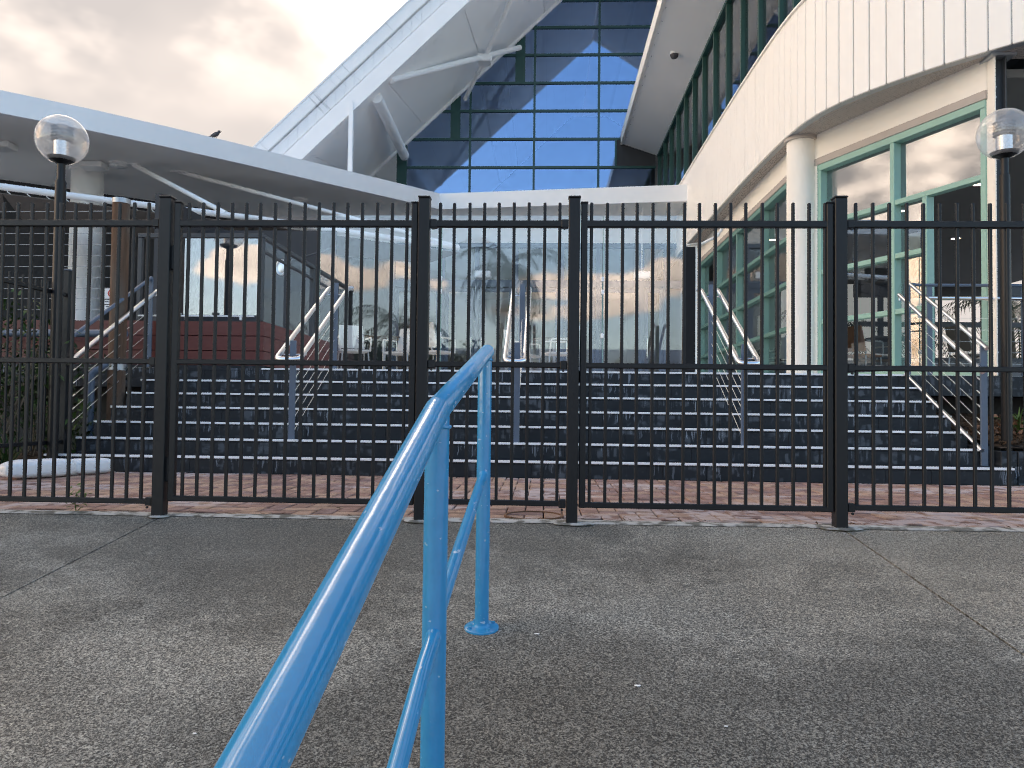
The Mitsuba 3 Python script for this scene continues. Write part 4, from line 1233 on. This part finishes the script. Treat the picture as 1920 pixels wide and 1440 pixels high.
put('foliage', leaves([(-2.76, 4.43, 0.05), (-2.71, 4.44, 0.09), (-2.81, 4.44, 0.07), (-2.76, 4.44, 0.12)], 11, 0.045, (0.028, 0.014, 0.020)), 'm_leaf_light', wd_)
put('stem', tube([(-2.76, 4.455, -0.01), (-2.76, 4.44, 0.06), (-2.75, 4.44, 0.12)], 0.003, 5), 'm_leaf_light', wd_)
fp = thing('fern', 'small green fern in the bark bed behind the right lamp post', 'plant')
put('fronds', tuft(5.02, 8.35, 0.45, 34, 0.34, 0.03, 0.9, 1.0), 'm_leaf_light', fp)
dp_ = thing('dry_plant', 'brown withered plant in the bark bed beside the right stair rail', 'plant')
put('leaves', leaves([(4.55, 8.1, 0.50), (4.72, 8.0, 0.46), (4.85, 8.2, 0.5)], 26, 0.09, (0.09, 0.08, 0.05)), 'm_rust', dp_)

# ------------------------------------------------------------------ chairs and tables
def chair(label, x, y, rz, z, m):
    c = thing('cafe_chair', label, 'chair', 'cafe chairs on the terrace and in the cafe')
    k = lambda nm, g, mm=m, sm=False: put(nm, at(g, x, y, z, rz), mm, c, sm)
    k('seat', bbox(-0.22, 0.22, -0.21, 0.22, 0.42, 0.46, 0.012))
    bk_ = slab([(-0.21, 0.20, 0.50), (0.21, 0.20, 0.50), (0.19, 0.29, 0.88), (-0.19, 0.29, 0.88)], 0.025, (0, 1, 0.2))
    k('backrest', bk_)
    for sx in (-1, 1):
        k('leg', tube([(sx * 0.20, -0.19, 0.43), (sx * 0.23, -0.22, 0.0)], 0.013, 8), 'm_galvanised')
        k('leg', tube([(sx * 0.20, 0.20, 0.50), (sx * 0.22, 0.26, 0.0)], 0.013, 8), 'm_galvanised')
        k('armrest', tube(rounded([(sx * 0.23, 0.22, 0.66), (sx * 0.25, -0.18, 0.66), (sx * 0.23, -0.20, 0.43)], 0.05), 0.013, 8), 'm_chair')


def table(label, x, y, z, r=0.38):
    t = thing('cafe_table', label, 'table', 'round cafe tables')
    put('top', lathe([[0, 0.72], [r - 0.01, 0.72], [r, 0.735], [r - 0.01, 0.75], [0, 0.75]], (x, y, z), 36), 'm_chair_dark', t, smooth=30)
    put('column', cyl(x, y, z + 0.02, z + 0.72, 0.03, 14), 'm_galvanised', t, smooth=40)
    put('foot', lathe([[0, 0.04], [0.05, 0.04], [0.22, 0.012], [0.22, 0], [0, 0]], (x, y, z), 28), 'm_galvanised', t, smooth=30)


ZL = 1.083
for a in (('pale chair behind the left end of the glass screen', -3.05, 12.1, 0.4, ZL, 'm_chair'), ('pale chair behind the glass screen, second from its left end', -2.35, 12.5, -0.3, ZL, 'm_chair'),
          ('pale chair behind the glass screen, left of the second fence post', -1.75, 12.2, 2.6, ZL, 'm_chair'), ('pale chair behind the glass screen, right of the blue handrail end', 0.20, 12.3, -1.3, ZL, 'm_chair'),
          ('pale chair behind the glass screen, beside the third fence post', -0.35, 12.9, 1.2, ZL, 'm_chair'), ('pale chair inside the cafe left of the round cream column', 4.35, 14.2, 3.3, 1.09, 'm_chair'),
          ('dark chair inside the cafe seen through the looped right rail', 4.5, 16.0, 0.6, 1.09, 'm_chair_dark'), ('orange wooden chair just inside the right hand window', 4.95, 12.25, 2.2, 1.09, 'm_orange'),
          ('dark chair inside the cafe behind the orange chair', 5.9, 13.2, 0.4, 1.09, 'm_chair_dark'), ('dark chair inside the cafe near the open doorway', 6.5, 12.0, 1.9, 1.09, 'm_chair_dark')):
    chair(*a)
for a in (('round dark table behind the left part of the glass screen', -2.75, 13.0, ZL), ('round dark table behind the middle of the glass screen', 0.15, 13.1, ZL), ('round dark table inside the cafe left of the round cream column', 4.5, 15.1, 1.09), ('round dark table inside the cafe by the orange chair', 5.5, 12.5, 1.09)):
    table(*a)

# ------------------------------------------------------------------ bird on the canopy
bd = thing('bird', 'small dark bird perched on the canopy edge against the sky', 'bird')
bp0 = np.array([-6.98, 15.72, ZT])
BS = 0.72
b_ = trimesh.creation.icosphere(3, 1.0)
v = b_.vertices.copy()
v *= [0.115, 0.065, 0.07]
v[:, 2] += 0.35 * v[:, 0]
b_.vertices = v + bp0 + (0, 0, 0.12)
h_ = trimesh.creation.icosphere(3, 0.045)
h_.apply_translation(bp0 + (0.105, 0, 0.20))
bk_ = trimesh.creation.cone(0.014, 0.05, sections=10)
bk_.apply_transform(trimesh.transformations.rotation_matrix(math.pi / 2, [0, 1, 0]))
bk_.apply_translation(bp0 + (0.145, 0, 0.20))
shrink = lambda g: trimesh.Trimesh((g.vertices - bp0) * BS + bp0, g.faces, process=False)
put('body', shrink(cat([b_, h_])), 'm_ink', bd, smooth=True)
put('beak', shrink(bk_), 'm_rust', bd)
put('tail', shrink(slab([bp0 + (-0.08, -0.03, 0.09), bp0 + (-0.08, 0.03, 0.09), bp0 + (-0.22, 0.04, 0.03), bp0 + (-0.22, -0.04, 0.03)], 0.01)), 'm_ink', bd)
for s_ in (-1, 1):
    put('leg', shrink(tube([bp0 + (0.01, 0.025 * s_, 0.08), bp0 + (0.02, 0.025 * s_, 0.0)], 0.005, 6)), 'm_rust', bd)
    put('wing', shrink(slab([bp0 + (0.06, 0.062 * s_, 0.16), bp0 + (0.05, 0.066 * s_, 0.10), bp0 + (-0.14, 0.05 * s_, 0.055), bp0 + (-0.10, 0.055 * s_, 0.10)], 0.008 * s_, (0, 1, 0))), 'm_ink', bd)

# ------------------------------------------------------------------ palms and what the glass mirrors


def palm(label, x, y, z0, h, fronds, L, seed, mleaf='m_leaf'):
    r = np.random.default_rng(seed)
    p = thing('palm_tree', label, 'palm tree', 'palms around the building')
    bend = r.normal(0, 0.25, 2)
    put('trunk', tube([(x + bend[0] * t * t, y + bend[1] * t * t, z0 + h * t) for t in np.linspace(0, 1, 8)], 0.11, 12), 'm_trunk', p, smooth=40)
    top = np.array([x + bend[0], y + bend[1], z0 + h])
    crown = []
    for k in range(fronds):
        az, el = r.uniform(0, 6.28), r.uniform(-0.35, 1.25)
        d = np.array([math.cos(az), math.sin(az), 0])
        side = np.array([-d[1], d[0], 0])
        q, a = top.copy(), el
        n = 26
        rows = []
        for i in range(n + 1):
            rows.append((q.copy(), a))
            q = q + L / n * (d * math.cos(a) + np.array([0, 0, math.sin(a)]))
            a -= (1.7 + 0.5 * r.random()) / n
        vs, fs = [], []
        for i, (c, a) in enumerate(rows[2:], 2):
            ll = r.uniform(0.75, 1.15) * 0.62 * L / 3 * math.sin(math.pi * min(1, (i + 1.5) / (n + 3))) ** 0.7
            tv = d * math.cos(a) + np.array([0, 0, math.sin(a)])
            for sgn in (-1, 1):
                e = c + sgn * side * ll * r.uniform(0.55, 0.95) + tv * ll * r.uniform(0.35, 0.75) + np.array([0, 0, -ll * (0.25 + 0.35 * r.random())])
                o = len(vs)
                vs += [c - tv * 0.027, c + tv * 0.027, e]
                fs.append([o, o + 1, o + 2])
        for (c0_, _), (c1_, _) in zip(rows[:-1], rows[1:]):
            o = len(vs)
            vs += [c0_ - side * 0.018, c0_ + side * 0.018, c1_ + side * 0.016, c1_ - side * 0.016]
            fs += [[o, o + 1, o + 2], [o, o + 2, o + 3]]
        crown.append(trimesh.Trimesh(np.array(vs), np.array(fs), process=False))
    put('fronds', cat(crown), mleaf, p)
    return p


palm('feathery palm mirrored in the glass screen behind the narrow fence panel', -1.9, -6.5, -1.1, 7.2, 30, 2.7, 3)
palm('feathery palm mirrored in the glass screen behind the left gate', -6.2, -11.0, -1.1, 5.2, 28, 2.9, 4)
palm('palm seen through the cafe room beside the round cream column', 10.3, 27.0, 0.0, 3.9, 13, 2.6, 5, 'm_leaf_dark')
palm('palm seen through the cafe room behind the open doorway', 13.4, 28.5, 0.0, 3.6, 13, 2.8, 6, 'm_leaf_dark')
palm('palm seen beyond the steel column at the right', 15.8, 26.5, 0.0, 4.0, 13, 2.6, 8, 'm_leaf_dark')
sh = thing('white_shed', 'long low white building across the road, mirrored faintly in the glass screen', 'building')
put('wall', box(-22, 14, -46, -36, -1.1, 3.4), 'm_shed', sh)
rf = put('roof', trimesh.convex.convex_hull(np.array([[x, y, z] for x in (-22.5, 14.5) for y, z in ((-46.5, 3.4), (-35.5, 3.4), (-41, 5.6))])), 'm_galvanised', sh)
for x in np.arange(-20, 12, 4.0):
    put('window', box(x, x + 1.6, -36.02, -35.95, 0.3, 1.8), 'm_dark', sh)


def tree(label, x, y, h, rad, seed):
    r = np.random.default_rng(seed)
    t = thing('tree', label, 'tree', 'trees across the road')
    put('trunk', tube([(x, y, -1.1), (x + 0.2, y, h * 0.5), (x + 0.1, y, h * 0.8)], 0.22, 8), 'm_trunk', t, smooth=40)
    out = []
    for _ in range(60):
        c = np.array([x, y, h * 0.68]) + r.normal(0, 1, 3) * np.array([rad, rad, h * 0.16])
        n = 40
        q = c + r.normal(0, 1, (n, 3)) * 0.35
        a = r.normal(0, 1, (n, 2, 3)) * 0.20
        vs = np.stack([q, q + a[:, 0], q + a[:, 1]], 1).reshape(-1, 3)
        out.append(trimesh.Trimesh(vs, np.arange(len(vs)).reshape(-1, 3), process=False))
    put('crown', cat(out), 'm_leaf_dark', t)


tree('rounded dark tree across the road, left of the white building, mirrored in the screen', -14, -33, 5.6, 1.6, 1)
tree('rounded dark tree across the road, in front of the white building, mirrored in the screen', -7.5, -34, 4.6, 1.4, 2)
tree('rounded dark tree across the road, right of the white building, mirrored in the screen', 17, -33, 6.0, 1.8, 5)
